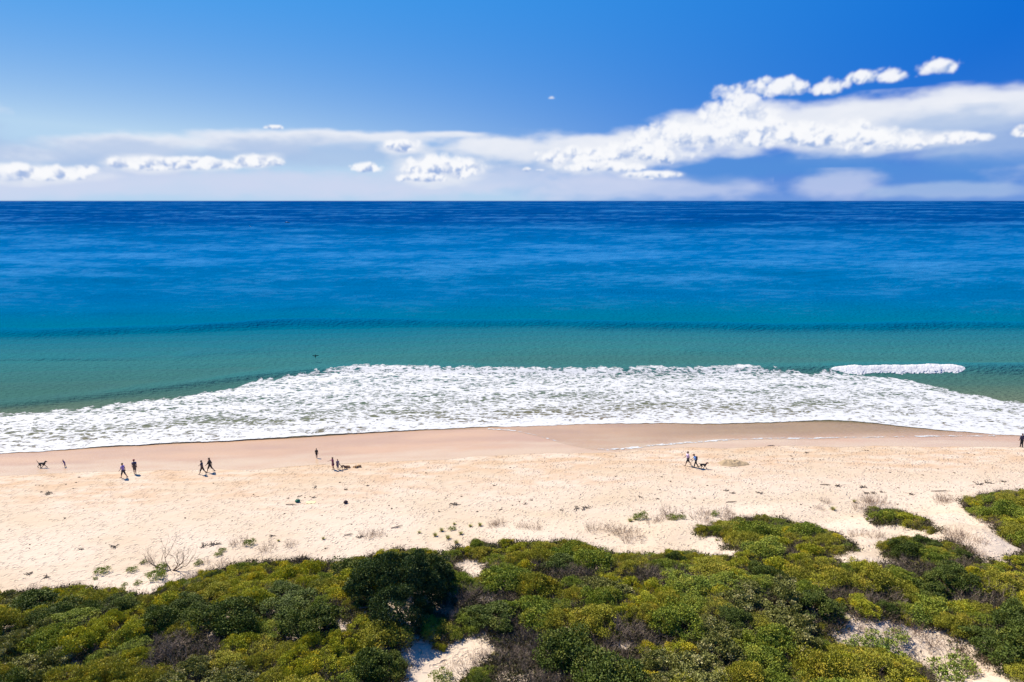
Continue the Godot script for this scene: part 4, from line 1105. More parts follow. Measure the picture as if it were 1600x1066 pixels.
func make_dune_plants() -> void:
	# the bare branching bush on the open sand
	var o := thing("bare_bush", on_land(DEAD_BUSH.x, DEAD_BUSH.y), 0.0, "leafless branching bush with twisted stems alone on the open sand", "bush")
	rng.seed = 402
	var b := Build.new()
	for a in [[-1.0, 0.9], [-0.55, 1.2], [0.9, 0.75], [0.55, 0.85], [1.0, 0.45]]:
		var d := Vector3(a[0], a[1] * 0.8, rng.randf_range(-0.4, 0.4)).normalized()
		twig(b, Vector3(a[0] * 0.1, -0.05, 0), d, 1.25, 0.05, 5, Color(0.14, 0.095, 0.07))
	part("branches", b.mesh(), M.bark, o)
	# dry tumbled brush, grass tufts and small green clumps along the dune foot
	var dry := brush_mesh(410, 0.75, Color(0.26, 0.175, 0.12), 40, 0.9)
	var tuft := grass_mesh(411, 190, 0.5, Color(0.46, 0.40, 0.2), Color(0.28, 0.29, 0.1))
	var clump := crown_mesh(412, 14, 60, 0.34, 0.6, 0.14, 0.26, Color(0.14, 0.19, 0.03), Color(0.28, 0.32, 0.07), Color(0.3, 0.3, 0.08), 0.3)
	var spec := {
		"d": ["dry_tuft", dry, "pale brown dry brush clump on open sand", "plant", "dry brush clumps on the open sand"],
		"g": ["grass_tuft", tuft, "tuft of yellowish beach grass on open sand", "grass", "grass tufts on the open sand"],
		"c": ["sand_plant", clump, "small bright green clump on open sand", "plant", "green clumps on the open sand"],
	}
	rng.seed = 413
	for s in DUNE_PLANTS:
		var k: Array = spec[s[0]]
		var near_by := whereabouts(s[1], s[2]).replace("behind the bare", "beside the bare")
		var p := thing(k[0], on_land(s[1], s[2]), rng.randf() * TAU, k[2] + " " + near_by, k[3], k[4] + " " + near_by)
		p.scale = Vector3(s[3], s[3] * rng.randf_range(0.75, 1.1), s[3])
		part({"d": "twigs", "g": "blades", "c": "leaves"}[s[0]], k[1], M.bark if s[0] == "d" else M.leaves, p)


# ---------------------------------------------------------------- what lies on the beach
func lump_mesh(seed_: int, sx: float, sy: float, sz: float, rough: float) -> ArrayMesh:
	var b := Build.new()
	var cols := 17
	var rows := 9
	for r in rows:
		for q in cols:
			var a := -TAU * (q % (cols - 1)) / (cols - 1.0)
			var e := PI * r / (rows - 1.0)
			var dir := Vector3(sin(e) * cos(a), -cos(e), sin(e) * sin(a))
			var k := 1.0 + rough * fine.get_noise_3d(dir.x * 90.0 + seed_ * 31.0, dir.y * 90.0, dir.z * 90.0)
			b.v.append(Vector3(dir.x * sx, dir.y * sy, dir.z * sz) * k)
	b.grid_faces(cols, rows)
	return b.mesh()


func make_beach_things() -> void:
	# kelp and driftwood cast up by the tide
	var kelp := paint(Color(0.07, 0.05, 0.035), 0.7)
	var drift := paint(Color(0.16, 0.12, 0.09), 0.9)
	rng.seed = 500
	for s in KELP:
		var o := thing("seaweed_clump", on_land(s[0], s[1], 0.0), rng.randf() * TAU, "dark brown clump of dried seaweed lying on the dry sand", "seaweed", "seaweed clumps on the sand")
		var b := Build.new()
		for n in 10:
			var a := rng.randf() * TAU
			var p: Vector3 = Vector3(rng.randf_range(-0.2, 0.2), 0.03, rng.randf_range(-0.12, 0.12)) * s[2]
			var pts := PackedVector3Array()
			var rads := PackedFloat32Array()
			for k in 5:
				pts.append(p)
				rads.append(0.024 * s[2])
				a += rng.randf_range(-0.7, 0.7)
				p += Vector3(cos(a) * 0.09 * s[2], rng.randf_range(-0.03, 0.05), sin(a) * 0.07 * s[2])
				p.y = clampf(p.y, 0.0, 0.16 * s[2])
			b.tube(pts, rads, 4)
		part("fronds", b.mesh(), kelp, o)
	for s in STICKS:
		var o := thing("driftwood_stick", on_land(s[0], s[1], 0.03), s[3], "weathered driftwood branch lying on the dry sand", "driftwood", "driftwood on the sand")
		var b := Build.new()
		var l: float = s[2] * 0.65
		b.tube(PackedVector3Array([Vector3(-l, 0, 0), Vector3(-l * 0.4, 0.05, 0.06), Vector3(l * 0.3, 0.03, -0.04), Vector3(l, 0.02, 0.05)]), PackedFloat32Array([0.03, 0.045, 0.04, 0.012]), 6)
		b.tube(PackedVector3Array([Vector3(0, 0.03, 0), Vector3(l * 0.25, 0.12, 0.16), Vector3(l * 0.4, 0.2, 0.3)]), PackedFloat32Array([0.04, 0.03, 0.01]), 5)
		part("branch", b.mesh(), drift, o)
	# specks of weed, shell and bark too many to count
	var bit := Build.new()
	rng.seed = 501
	for n in 5:
		var p := Vector3(rng.randf_range(-0.1, 0.1), 0.02, rng.randf_range(-0.06, 0.06))
		bit.tube(PackedVector3Array([p, p + Vector3(0.09, 0.03, 0.02), p + Vector3(0.17, 0.0, rng.randf_range(-0.06, 0.06))]), PackedFloat32Array([0.015, 0.03, 0.008]), 4)
	var mm := MultiMesh.new()
	mm.transform_format = MultiMesh.TRANSFORM_3D
	mm.mesh = bit.mesh()
	var where := []
	for n in 480:
		var x := rng.randf_range(-68.0, 68.0)
		var d := rng.randf_range(54.5 + 0.21 * x, along(WET, x) - 1.5)
		if broad.get_noise_2d(x * 7.0, d * 22.0) + rng.randf_range(-0.3, 0.3) < 0.06: continue
		var k := rng.randf_range(0.4, 1.0)
		where.append(Transform3D(Basis(Vector3.UP, rng.randf() * TAU).scaled(Vector3(k, k, k)), on_land(x, d)))
	mm.instance_count = where.size()
	for n in where.size(): mm.set_instance_transform(n, where[n])
	var specks := MultiMeshInstance3D.new()
	specks.name = "beach_litter"
	specks.multimesh = mm
	specks.material_override = paint(Color(0.13, 0.09, 0.06), 0.9)
	add_child(specks)
	tag(specks, "scattered specks of dried weed and bark on the sand", "debris", "", "stuff")

	# two bags left on the sand
	for s in [[GREEN_BAG, "green beach bag left on the dry sand", Color(0.01, 0.13, 0.08), 0.42], [DARK_BAG, "dark maroon backpack left on the dry sand", Color(0.05, 0.025, 0.03), 0.38]]:
		var o := thing("beach_bag", on_land(s[0].x, s[0].y), 0.3, s[1], "bag")
		var l: float = s[3]
		var body := part("body", lump_mesh(int(l * 100), l * 0.6, l * 0.42, l * 0.4, 0.35), paint(s[2], 0.8), o)
		body.position.y = l * 0.36
		var b := Build.new()
		var pts := PackedVector3Array()
		var rads := PackedFloat32Array()
		for k in 9:
			var w := PI * k / 8.0
			pts.append(Vector3(cos(w) * l * 0.3, l * 0.66 + sin(w) * l * 0.26, 0))
			rads.append(0.02)
		b.tube(pts, rads, 5)
		part("strap", b.mesh(), paint(s[2] * 0.6, 0.8), o)
	# a towel beside the green bag
	var tb := Build.new()
	for r in 8:
		for q in 14:
			var p := Vector3(q / 13.0 * 0.9 - 0.45, 0.02 + 0.02 * sin(q * 1.1) * cos(r * 1.7), r / 7.0 * -0.5 + 0.25)
			tb.v.append(p)
	tb.grid_faces(14, 8)
	tb.grid_normals(14, 8)
	var towel := part("beach_towel", tb.mesh(), paint(Color(0.60, 0.55, 0.28), 0.95))
	towel.position = on_land(GREEN_BAG.x + 1.4, GREEN_BAG.y - 0.15, 0.02)
	towel.rotation.y = 0.15
	tag(towel, "pale yellow towel spread beside the green beach bag", "towel")

	# a low bank of dug dark gravelly sand
	var mb := Build.new()
	for r in 24:
		for q in 48:
			var u := q / 47.0 * 2.0 - 1.0
			var w := r / 23.0 * 2.0 - 1.0
			var x := MOUND.x + u * 1.9
			var d := MOUND.y + w * 1.3
			var k := maxf(0.0, 1.0 - (u * u + w * w) * (1.0 + 0.5 * fine.get_noise_2d(u * 130.0, w * 130.0)))
			mb.v.append(on_land(x, d, -0.03 + 0.42 * k * (0.8 + 0.5 * fine.get_noise_2d(x * 160.0, d * 160.0))))
	mb.grid_faces(48, 24)
	mb.grid_normals(48, 24)
	tag(part("sand_mound", mb.mesh(), paint(Color(0.27, 0.20, 0.12), 0.95)), "low mound of brownish dug sand on the upper beach", "mound")
	for s in [[-19.35, 78.5, 0.3], [-18.3, 78.6, 0.5]]:
		var lump := part("dug_sand_heap", lump_mesh(int(s[2] * 50), s[2], 0.32, s[2] * 0.6, 0.9), paint(Color(0.42, 0.26, 0.12), 0.95))
		lump.position = on_land(s[0], s[1], 0.0)
		tag(lump, "heap of freshly dug damp sand beside the tan dog", "heap", "dug sand heaps by the tan dog")


# ---------------------------------------------------------------- people and animals
# A body is a field of tapered bones joined by a smooth minimum and meshed as surface nets.
func field_mesh(bones: Array, cell: float, blend_k: float) -> Build:
	var lo := Vector3(1e9, 1e9, 1e9)
	var hi := -lo
	for b in bones:
		for e in [[b[0], b[2]], [b[1], b[3]]]:
			var r: float = e[1] + 2.5 * cell
			lo = lo.min(e[0] - Vector3(r, r, r))
			hi = hi.max(e[0] + Vector3(r, r, r))
	var nx := int((hi.x - lo.x) / cell) + 2
	var ny := int((hi.y - lo.y) / cell) + 2
	var nz := int((hi.z - lo.z) / cell) + 2
	var f := PackedFloat32Array()
	f.resize(nx * ny * nz)
	f.fill(1.0)
	for b in bones:
		var p: Vector3 = b[0]
		var q: Vector3 = b[1]
		var r0: float = b[2]
		var r1: float = b[3]
		var m := maxf(r0, r1) + 2.2 * cell
		var a0 := ((p.min(q) - Vector3(m, m, m) - lo) / cell).floor()
		var a1 := ((p.max(q) + Vector3(m, m, m) - lo) / cell).ceil()
		var pq := q - p
		var len2 := maxf(pq.length_squared(), 1e-8)
		for z in range(maxi(int(a0.z), 0), mini(int(a1.z) + 1, nz)):
			for y in range(maxi(int(a0.y), 0), mini(int(a1.y) + 1, ny)):
				for x in range(maxi(int(a0.x), 0), mini(int(a1.x) + 1, nx)):
					var w := lo + Vector3(x, y, z) * cell - p
					var t := clampf(w.dot(pq) / len2, 0.0, 1.0)
					var d := (w - pq * t).length() - lerpf(r0, r1, t)
					var k := (z * ny + y) * nx + x
					var e := f[k]
					var h := maxf(blend_k - absf(e - d), 0.0) / blend_k
					f[k] = minf(e, d) - h * h * blend_k * 0.25
	var out := Build.new()
	var index := PackedInt32Array()
	index.resize(nx * ny * nz)
	index.fill(-1)
	var step := [1, nx, nx * ny]
	for z in nz - 1:
		for y in ny - 1:
			var k := (z * ny + y) * nx
			for x in nx - 1:
				var mask := 0
				var v := [f[k], f[k + 1], f[k + nx], f[k + nx + 1], f[k + step[2]], f[k + step[2] + 1], f[k + step[2] + nx], f[k + step[2] + nx + 1]] if f[k] < 0.2 else []
				if v:
					for c in 8:
						if v[c] < 0.0: mask |= 1 << c
					if mask != 0 and mask != 255:
						var sum := Vector3.ZERO
						var n := 0
						for c in 8:
							for ax in 3:
								var o := c | (1 << ax)
								if o != c and (v[c] < 0.0) != (v[o] < 0.0):
									var t: float = v[c] / (v[c] - v[o])
									var a := Vector3(c & 1, (c >> 1) & 1, (c >> 2) & 1)
									sum += a.lerp(Vector3(o & 1, (o >> 1) & 1, (o >> 2) & 1), t)
									n += 1
						index[k] = out.v.size()
						out.v.append(lo + (Vector3(x, y, z) + sum / n) * cell)
						out.n.append(Vector3(v[1] + v[3] + v[5] + v[7] - v[0] - v[2] - v[4] - v[6], v[2] + v[3] + v[6] + v[7] - v[0] - v[1] - v[4] - v[5], v[4] + v[5] + v[6] + v[7] - v[0] - v[1] - v[2] - v[3]).normalized())
				k += 1
	for z in range(1, nz - 1):
		for y in range(1, ny - 1):
			for x in range(1, nx - 1):
				var k := (z * ny + y) * nx + x
				if index[k] < 0: continue
				for ax in 3:
					var s: int = step[ax]
					if (f[k] < 0.0) == (f[k + s] < 0.0): continue
					var u: int = step[(ax + 1) % 3]
					var w: int = step[(ax + 2) % 3]
					var a := index[k]
					var b := index[k - u]
					var c := index[k - u - w]
					var d := index[k - w]
					if a < 0 or b < 0 or c < 0 or d < 0: continue
					if f[k] < 0.0:
						for g in [a, c, b, a, d, c]: out.i.append(g)
					else:
						for g in [a, b, c, a, c, d]: out.i.append(g)
	return out


func fingers(b: Build, wrist: Vector3, dir: Vector3, side: Vector3, s: float) -> void:
	# palm end, four unequal fingers bent at the knuckle and a thumb from the palm's side
	b.c.clear()
	var palm := wrist + dir * 0.085 * s
	var curl := dir.cross(side).normalized()
	for k in 4:
		var root := palm + side * (k - 1.5) * 0.019 * s
		var l: float = [0.062, 0.074, 0.070, 0.055][k] * s
		b.tube(PackedVector3Array([root - dir * 0.02, root + dir * l * 0.5, root + dir * l * 0.85 + curl * l * 0.4]), PackedFloat32Array([0.0095 * s, 0.009 * s, 0.007 * s]), 5)
	var th := wrist + dir * 0.03 * s - side * 0.035 * s
	b.tube(PackedVector3Array([th, th - side * 0.025 * s + dir * 0.03 * s, th - side * 0.03 * s + dir * 0.065 * s]), PackedFloat32Array([0.011 * s, 0.010 * s, 0.008 * s]), 5)


# Every figure faces +z in its own axes. pose: lean, stride (front and back thigh angle), arms, bend
func person(at: Vector3, turn: float, tall: float, look: Dictionary, label: String) -> void:
	var o := thing("person", at, turn, label, "person")
	var s := tall / 1.75
	var lean: float = look.get("lean", 0.05)
	var stride: float = look.get("stride", 0.3)
	var hip := Vector3(0, 0.92 * cos(stride * 0.8), 0)
	var spine := Vector3(0, cos(lean), sin(lean))
	var chest := hip + spine * 0.40
	var neck := hip + spine * 0.56
	var nod: float = look.get("nod", 0.0)
	var head := neck + Vector3(0, cos(lean + nod), sin(lean + nod)) * 0.17
	var skin_bones := []
	var shirt := []
	var pants := []
	var feet := []
	var hands := []
	# torso
	skin_bones.append([hip + Vector3(-0.07, 0, 0), hip + Vector3(0.07, 0, 0), 0.115, 0.115])
	skin_bones.append([hip, chest, 0.125, 0.135])
	skin_bones.append([chest + Vector3(-0.10, 0.03, 0), chest + Vector3(0.10, 0.03, 0), 0.105, 0.105])
	skin_bones.append([chest, neck, 0.10, 0.06])
	skin_bones.append([neck, head - spine * 0.05, 0.055, 0.055])
	# head: skull, jaw, nose, ears
	skin_bones.append([head + Vector3(0, 0.03, -0.01), head + Vector3(0, -0.03, 0.02), 0.098, 0.078])
	skin_bones.append([head + Vector3(0, -0.01, 0.09), head + Vector3(0, -0.035, 0.108), 0.014, 0.020])
	for e in [-1.0, 1.0]:
		skin_bones.append([head + Vector3(e * 0.088, 0.015, -0.01), head + Vector3(e * 0.09, -0.03, -0.005), 0.018, 0.014])
	for e in [-1.0, 1.0]:
		# legs
		var th: float = stride * e
		var root := hip + Vector3(e * 0.085, -0.03, 0)
		var knee := root + Vector3(0, -cos(th), sin(th)) * 0.43
		var back: float = th - (0.12 + 0.5 * maxf(0.0, -th))
		var ankle := knee + Vector3(0, -cos(back), sin(back)) * 0.42
		var toe := ankle + Vector3(e * 0.015, -0.035 - 0.06 * maxf(0.0, -th), 0.17)
		skin_bones.append([root, knee, 0.088, 0.056])
		skin_bones.append([knee, knee.lerp(ankle, 0.35), 0.055, 0.056])
		skin_bones.append([knee.lerp(ankle, 0.35), ankle, 0.056, 0.036])
		skin_bones.append([ankle + Vector3(0, -0.03, -0.03), toe, 0.036, 0.030])
		feet.append([ankle + Vector3(0, -0.035, -0.03), toe, 0.043, 0.037])
		var cut: float = look.get("leg", 0.9)
		if cut > 1.0:
			pants.append([root, knee, 0.104, 0.072])
			pants.append([knee, knee.lerp(ankle, cut - 1.0), 0.072, 0.062])
		else:
			pants.append([root, root.lerp(knee, cut), 0.108, 0.088])
		# arms
		var swing: float = look.get("arms", [-stride, stride])[0 if e < 0 else 1]
		var out: float = look.get("spread", [0.12, 0.12])[0 if e < 0 else 1]
		var sh := chest + Vector3(e * 0.185, 0.07, 0)
		var elbow := sh + Vector3(e * sin(out), -cos(swing) * cos(out), sin(swing) * cos(out)).normalized() * 0.29
		var bend: float = swing + look.get("bend", 0.35)
		var wrist := elbow + Vector3(e * sin(out * 0.5), -cos(bend), sin(bend)).normalized() * 0.25
		var dir := (wrist - elbow).normalized()
		skin_bones.append([chest + Vector3(e * 0.10, 0.06, 0), sh, 0.075, 0.058])
		skin_bones.append([sh, elbow, 0.052, 0.040])
		skin_bones.append([elbow, wrist, 0.040, 0.027])
		skin_bones.append([wrist, wrist + dir * 0.075, 0.027, 0.034])
		hands.append([wrist, dir, Vector3(0, 0, 1).cross(dir).normalized() if absf(dir.z) < 0.9 else Vector3(1, 0, 0)])
		shirt.append([chest + Vector3(e * 0.10, 0.06, 0), sh, 0.09, 0.073])
		var sleeve: float = look.get("sleeve", 0.55)
		shirt.append([sh, sh.lerp(elbow, minf(sleeve, 1.0)), 0.072, 0.062])
		if sleeve > 1.0: shirt.append([elbow, elbow.lerp(wrist, sleeve - 1.0), 0.055, 0.044])
	shirt.append([hip + spine * 0.06, chest, 0.143, 0.152])
	shirt.append([chest + Vector3(-0.10, 0.03, 0), chest + Vector3(0.10, 0.03, 0), 0.12, 0.12])
	shirt.append([chest, chest.lerp(neck, 0.7), 0.12, 0.075])
	if look.has("skirt"): shirt.append([hip, hip - Vector3(0, look.skirt, 0), 0.15, 0.2])
	pants.append([hip + Vector3(-0.07, -0.01, 0), hip + Vector3(0.07, -0.01, 0), 0.132, 0.132])
	pants.append([hip, hip + spine * 0.1, 0.13, 0.137])
	var body := field_mesh(skin_bones, 0.03, 0.05)
	var lowest := 0.0
	for v in body.v: lowest = minf(lowest, v.y)
	var start := body.v.size()
	var extra := Build.new()
	for h in hands: fingers(extra, h[0], h[1], h[2], 1.0)
	for v in extra.v: body.v.append(v)
	for t in extra.i: body.i.append(t + start)
	body.n.clear()
	var mats := [paint(look.get("skin", Color(0.30, 0.17, 0.11)), 0.6), paint(look.shirt * 1.5, 0.85), paint(look.pants * 1.3, 0.85), paint(look.get("hair", Color(0.02, 0.014, 0.01)), 0.7), paint(look.get("shoes", Color(0.03, 0.03, 0.03)), 0.7)]
	var made := [part("body", body.mesh(), mats[0], o), part("shirt", field_mesh(shirt, 0.03, 0.05).mesh(), mats[1], o), part("trousers", field_mesh(pants, 0.03, 0.04).mesh(), mats[2], o)]
	var hair := [[head + Vector3(0, 0.045, -0.03), head + Vector3(0, 0.05, 0.02), 0.098, 0.085], [head + Vector3(0, 0.0, -0.05), head + Vector3(0, -look.get("long", 0.03), -0.07), 0.075, 0.055]]
	made.append(part("hair", field_mesh(hair, 0.022, 0.03).mesh(), mats[3], o))
	var eyes := Build.new()
	for e in [-1.0, 1.0]:
		var p: Vector3 = head + Vector3(e * 0.034, 0.0, 0.083)
		eyes.tube(PackedVector3Array([p, p + Vector3(0, 0, 0.008), p + Vector3(0, 0, 0.014)]), PackedFloat32Array([0.013, 0.012, 0.004]), 6)
	eyes.tube(PackedVector3Array([head + Vector3(-0.025, -0.065, 0.088), head + Vector3(0, -0.067, 0.098), head + Vector3(0.025, -0.065, 0.088)]), PackedFloat32Array([0.004, 0.007, 0.004]), 5)
	made.append(part("face", eyes.mesh(), paint(Color(0.05, 0.02, 0.02), 0.4), o))
	if not look.get("barefoot", false): made.append(part("shoes", field_mesh(feet, 0.022, 0.02).mesh(), mats[4], o))
	if look.has("hat"):
		var hat := Build.new()
		var pts := PackedVector3Array()
		var rads := PackedFloat32Array()
		for k in [[0.02, 0.165], [0.035, 0.16], [0.04, 0.105], [0.10, 0.10], [0.145, 0.07], [0.15, 0.01]]:
			pts.append(head + Vector3(0, k[0] + 0.02, -0.005))
			rads.append(k[1])
		hat.tube(pts, rads, 14)
		made.append(part("hat", hat.mesh(), paint(look.hat, 0.8), o))
	if look.has("pack"):
		made.append(part("backpack", field_mesh([[chest + Vector3(-0.05, 0.02, -0.2), chest + Vector3(0.05, 0.02, -0.2), 0.11, 0.11], [chest + Vector3(-0.05, -0.2, -0.2), chest + Vector3(0.05, -0.2, -0.2), 0.12, 0.12], [chest + Vector3(0, 0.02, -0.2), chest + Vector3(0, -0.2, -0.2), 0.12, 0.13]], 0.03, 0.05).mesh(), paint(look.pack, 0.85), o))
	for m in made:
		m.scale = Vector3(s, s, s)
		m.position.y = -lowest * s - 0.008


func dog(at: Vector3, turn: float, size: float, coat: Color, look: Dictionary, label: String) -> void:
	var o := thing("dog", at, turn, label, "dog")
	var b := []
	var down: float = look.get("down", 0.0)
	var rump := Vector3(0, 0.50, -0.27)
	var chest := Vector3(0, 0.50 - 0.16 * down, 0.22)
	var nose_up: float = look.get("head", 0.2)
	var head := chest + Vector3(0, 0.22 - 0.42 * down + nose_up * 0.2, 0.25)
	b.append([rump, Vector3(0, 0.52, -0.05), 0.105, 0.10])
	b.append([Vector3(0, 0.52, -0.05), chest, 0.10, 0.14])
	b.append([chest + Vector3(0, -0.03, 0.02), chest + Vector3(0, -0.06, -0.08), 0.13, 0.11])
	b.append([chest + Vector3(0, 0.05, 0.08), head + Vector3(0, -0.03, -0.05), 0.10, 0.075])
	b.append([head + Vector3(0, 0, -0.03), head + Vector3(0, 0, 0.03), 0.08, 0.07])
	b.append([head + Vector3(0, -0.02, 0.05), head + Vector3(0, -0.04, 0.16), 0.05, 0.035])
	for e in [-1.0, 1.0]:
		b.append([head + Vector3(e * 0.06, 0.05, -0.02), head + Vector3(e * 0.095, -0.03, -0.01), 0.028, 0.02])
		var st: float = look.get("stride", 0.25) * e
		# front leg: shoulder, elbow, wrist, paw
		var sh := chest + Vector3(e * 0.085, -0.02, 0.02)
		var el := sh + Vector3(0, -0.17, -0.04)
		var wr := Vector3(sh.x, 0.13 - 0.05 * down, el.z + 0.02 + st * 0.5)
		b.append([sh, el, 0.07, 0.045])
		b.append([el, wr, 0.042, 0.027])
		b.append([wr, Vector3(wr.x, 0.03, wr.z + 0.01 + st * 0.2), 0.027, 0.025])
		b.append([Vector3(wr.x, 0.025, wr.z + st * 0.2), Vector3(wr.x, 0.022, wr.z + 0.06 + st * 0.2), 0.028, 0.022])
		# hind leg: knee forward and high, hock backward
		var hp := rump + Vector3(e * 0.075, -0.01, 0.0)
		var kn := hp + Vector3(e * 0.01, -0.20, 0.09 - st * 0.25)
		var hk := Vector3(hp.x, 0.17, hp.z - 0.10 - st * 0.5)
		b.append([hp, kn, 0.088, 0.055])
		b.append([kn, hk, 0.05, 0.028])
		b.append([hk, Vector3(hp.x, 0.03, hk.z + 0.02), 0.028, 0.024])
		b.append([Vector3(hp.x, 0.025, hk.z + 0.02), Vector3(hp.x, 0.022, hk.z + 0.08), 0.028, 0.022])
	var tail := rump + Vector3(0, 0.06, -0.09)
	var lift: float = look.get("tail", 0.6)
	b.append([tail, tail + Vector3(0, lift * 0.16, -0.14), 0.035, 0.026])
	b.append([tail + Vector3(0, lift * 0.16, -0.14), tail + Vector3(0, lift * 0.40, -0.20), 0.026, 0.016])
	var body := field_mesh(b, 0.026, 0.05)
	body.c.clear()
	var m := part("body", body.mesh(), paint(coat, 0.75), o)
	m.scale = Vector3(size, size, size)
	var nose := part("nose", lump_mesh(3, 0.022, 0.018, 0.018, 0.1), paint(Color(0.01, 0.01, 0.01), 0.4), o)
	nose.position = (head + Vector3(0, -0.03, 0.195)) * size
	if look.has("collar"):
		var ring := Build.new()
		var mid := (chest + Vector3(0, 0.05, 0.08)).lerp(head, 0.55)
		var ax := (head - chest).normalized()
		ring.tube(PackedVector3Array([mid - ax * 0.015, mid + ax * 0.015]), PackedFloat32Array([0.105, 0.105]), 14)
		part("collar", ring.mesh(), paint(look.collar, 0.6), o).scale = Vector3(size, size, size)


func make_people() -> void:
	var W := -PI / 2     # walking towards -x
	var black := Color(0.012, 0.011, 0.013)
	dog(on_land(-56.4, 79.9), PI / 2, 1.05, Color(0.012, 0.010, 0.010), {"stride": 0.4, "tail": 1.0}, "black dog trotting over the wet sand by the toddler")
	person(on_land(-53.8, 80.1), W + 0.6, 0.98, {"stride": 0.15, "lean": 0.35, "arms": [0.9, 0.3], "spread": [0.5, 0.5], "shirt": Color(0.07, 0.04, 0.12), "pants": Color(0.10, 0.06, 0.16), "barefoot": true, "hair": Color(0.03, 0.015, 0.01)}, "small child in purple clothes bending over on the wet sand")
	person(on_land(-44.25, 75.6), W - 0.15, 1.78, {"stride": 0.36, "shirt": Color(0.17, 0.12, 0.30), "pants": Color(0.03, 0.028, 0.035), "leg": 0.95, "hair": Color(0.05, 0.03, 0.02)}, "person in lilac shirt and dark shorts striding along the sand")
	person(on_land(-43.7, 77.0), PI + 0.5, 1.72, {"stride": 0.14, "shirt": Color(0.05, 0.045, 0.10), "pants": Color(0.06, 0.05, 0.045), "leg": 0.8, "hat": Color(0.22, 0.03, 0.04), "pack": Color(0.05, 0.045, 0.05)}, "person in red hat with small backpack walking towards the water")
	person(on_land(-35.75, 76.7), W, 1.70, {"stride": 0.42, "shirt": Color(0.02, 0.018, 0.035), "pants": black, "leg": 0.9, "arms": [0.7, -0.4], "skin": Color(0.2, 0.12, 0.08)}, "person in navy top and black shorts striding, forward of another in black")
	person(on_land(-35.15, 77.4), W, 1.80, {"stride": 0.46, "shirt": black, "pants": black, "leg": 0.9, "hair": Color(0.06, 0.035, 0.02), "long": 0.12, "sleeve": 1.5}, "taller person all in black with brown hair striding behind another")
	person(on_land(-24.2, 82.7), PI, 1.22, {"stride": 0.05, "shirt": black, "pants": black, "leg": 0.7, "sleeve": 1.2, "barefoot": true, "spread": [0.2, 0.2]}, "child in black swimsuit standing alone on the wet sand")
	person(on_land(-20.95, 77.9), W + 0.5, 1.50, {"stride": 0.10, "shirt": Color(0.10, 0.012, 0.05), "pants": Color(0.10, 0.012, 0.05), "skirt": 0.22, "leg": 0.5, "arms": [1.1, 0.1], "hair": Color(0.12, 0.07, 0.035), "long": 0.12, "barefoot": true}, "person in maroon dress holding out an arm next to a child")
	person(on_land(-20.4, 77.9), 0.6, 1.25, {"stride": 0.06, "shirt": Color(0.09, 0.07, 0.11), "pants": Color(0.10, 0.08, 0.12), "leg": 1.6, "hair": Color(0.16, 0.09, 0.05), "barefoot": true}, "child in grey mauve clothes standing beside the maroon dress")
	dog(on_land(-19.75, 78.0), PI / 2 + 0.3, 0.85, Color(0.16, 0.09, 0.05), {"stride": 0.3, "tail": 1.3, "down": 1.0}, "tan dog digging in the sand with its head down")
	person(on_land(20.7, 78.5), W + 0.1, 1.78, {"stride": 0.42, "shirt": Color(0.34, 0.27, 0.40), "pants": Color(0.02, 0.02, 0.025), "leg": 0.95, "hair": Color(0.02, 0.015, 0.012), "arms": [0.5, -0.5]}, "person in pale mauve top and black shorts walking with a companion")
	person(on_land(21.45, 77.8), W, 1.72, {"stride": 0.3, "lean": 0.32, "nod": 0.3, "shirt": Color(0.10, 0.22, 0.45), "pants": Color(0.015, 0.014, 0.018), "leg": 1.9, "hair": Color(0.10, 0.03, 0.015), "pack": Color(0.014, 0.013, 0.02), "arms": [0.5, 0.6]}, "person in light blue shirt with black backpack leaning forward")
	dog(on_land(22.25, 77.5), PI / 2 - 0.2, 0.95, Color(0.012, 0.010, 0.010), {"stride": 0.3, "tail": 0.4, "collar": Color(0.3, 0.03, 0.03)}, "black dog walking behind the person with the black backpack")
	person(on_land(65.95, 86.7), PI, 1.82, {"stride": 0.07, "shirt": Color(0.03, 0.025, 0.05), "pants": black, "leg": 1.85, "arms": [0.1, 0.1], "sleeve": 1.6}, "person in dark navy top and black trousers facing the water")
	person(on_land(66.7, 86.6), PI - 0.2, 1.68, {"stride": 0.07, "shirt": Color(0.07, 0.045, 0.10), "pants": Color(0.30, 0.14, 0.16), "leg": 0.9, "arms": [0.1, 0.2], "long": 0.14}, "person in purple top and pink shorts next to one in navy")


# ---------------------------------------------------------------- out on the water
func hull_mesh(l: float, w: float, h: float) -> ArrayMesh:
	var b := Build.new()
	var cols := 13
	var rows := 7
	for r in rows:
		for q in cols:
			var t := q / (cols - 1.0)
			var wide := w * 0.5 * pow(maxf(0.0, 1.0 - pow(t, 3.0)), 0.7)
			var a := PI * r / (rows - 1.0)
			b.v.append(Vector3(-l / 2 + l * t, -sin(a) * h * 0.6 + h * (0.35 + 0.25 * t * t) * absf(cos(a)), cos(a) * wide))
	b.grid_faces(cols, rows)
	# deck
	for q in cols - 1:
		b.i.append(q); b.i.append(q + 1); b.i.append((rows - 1) * cols + q + 1)
		b.i.append(q); b.i.append((rows - 1) * cols + q + 1); b.i.append((rows - 1) * cols + q)
	return b.mesh()


func box(sx: float, sy: float, sz: float) -> BoxMesh:
	var m := BoxMesh.new()
	m.size = Vector3(sx, sy, sz)
	return m


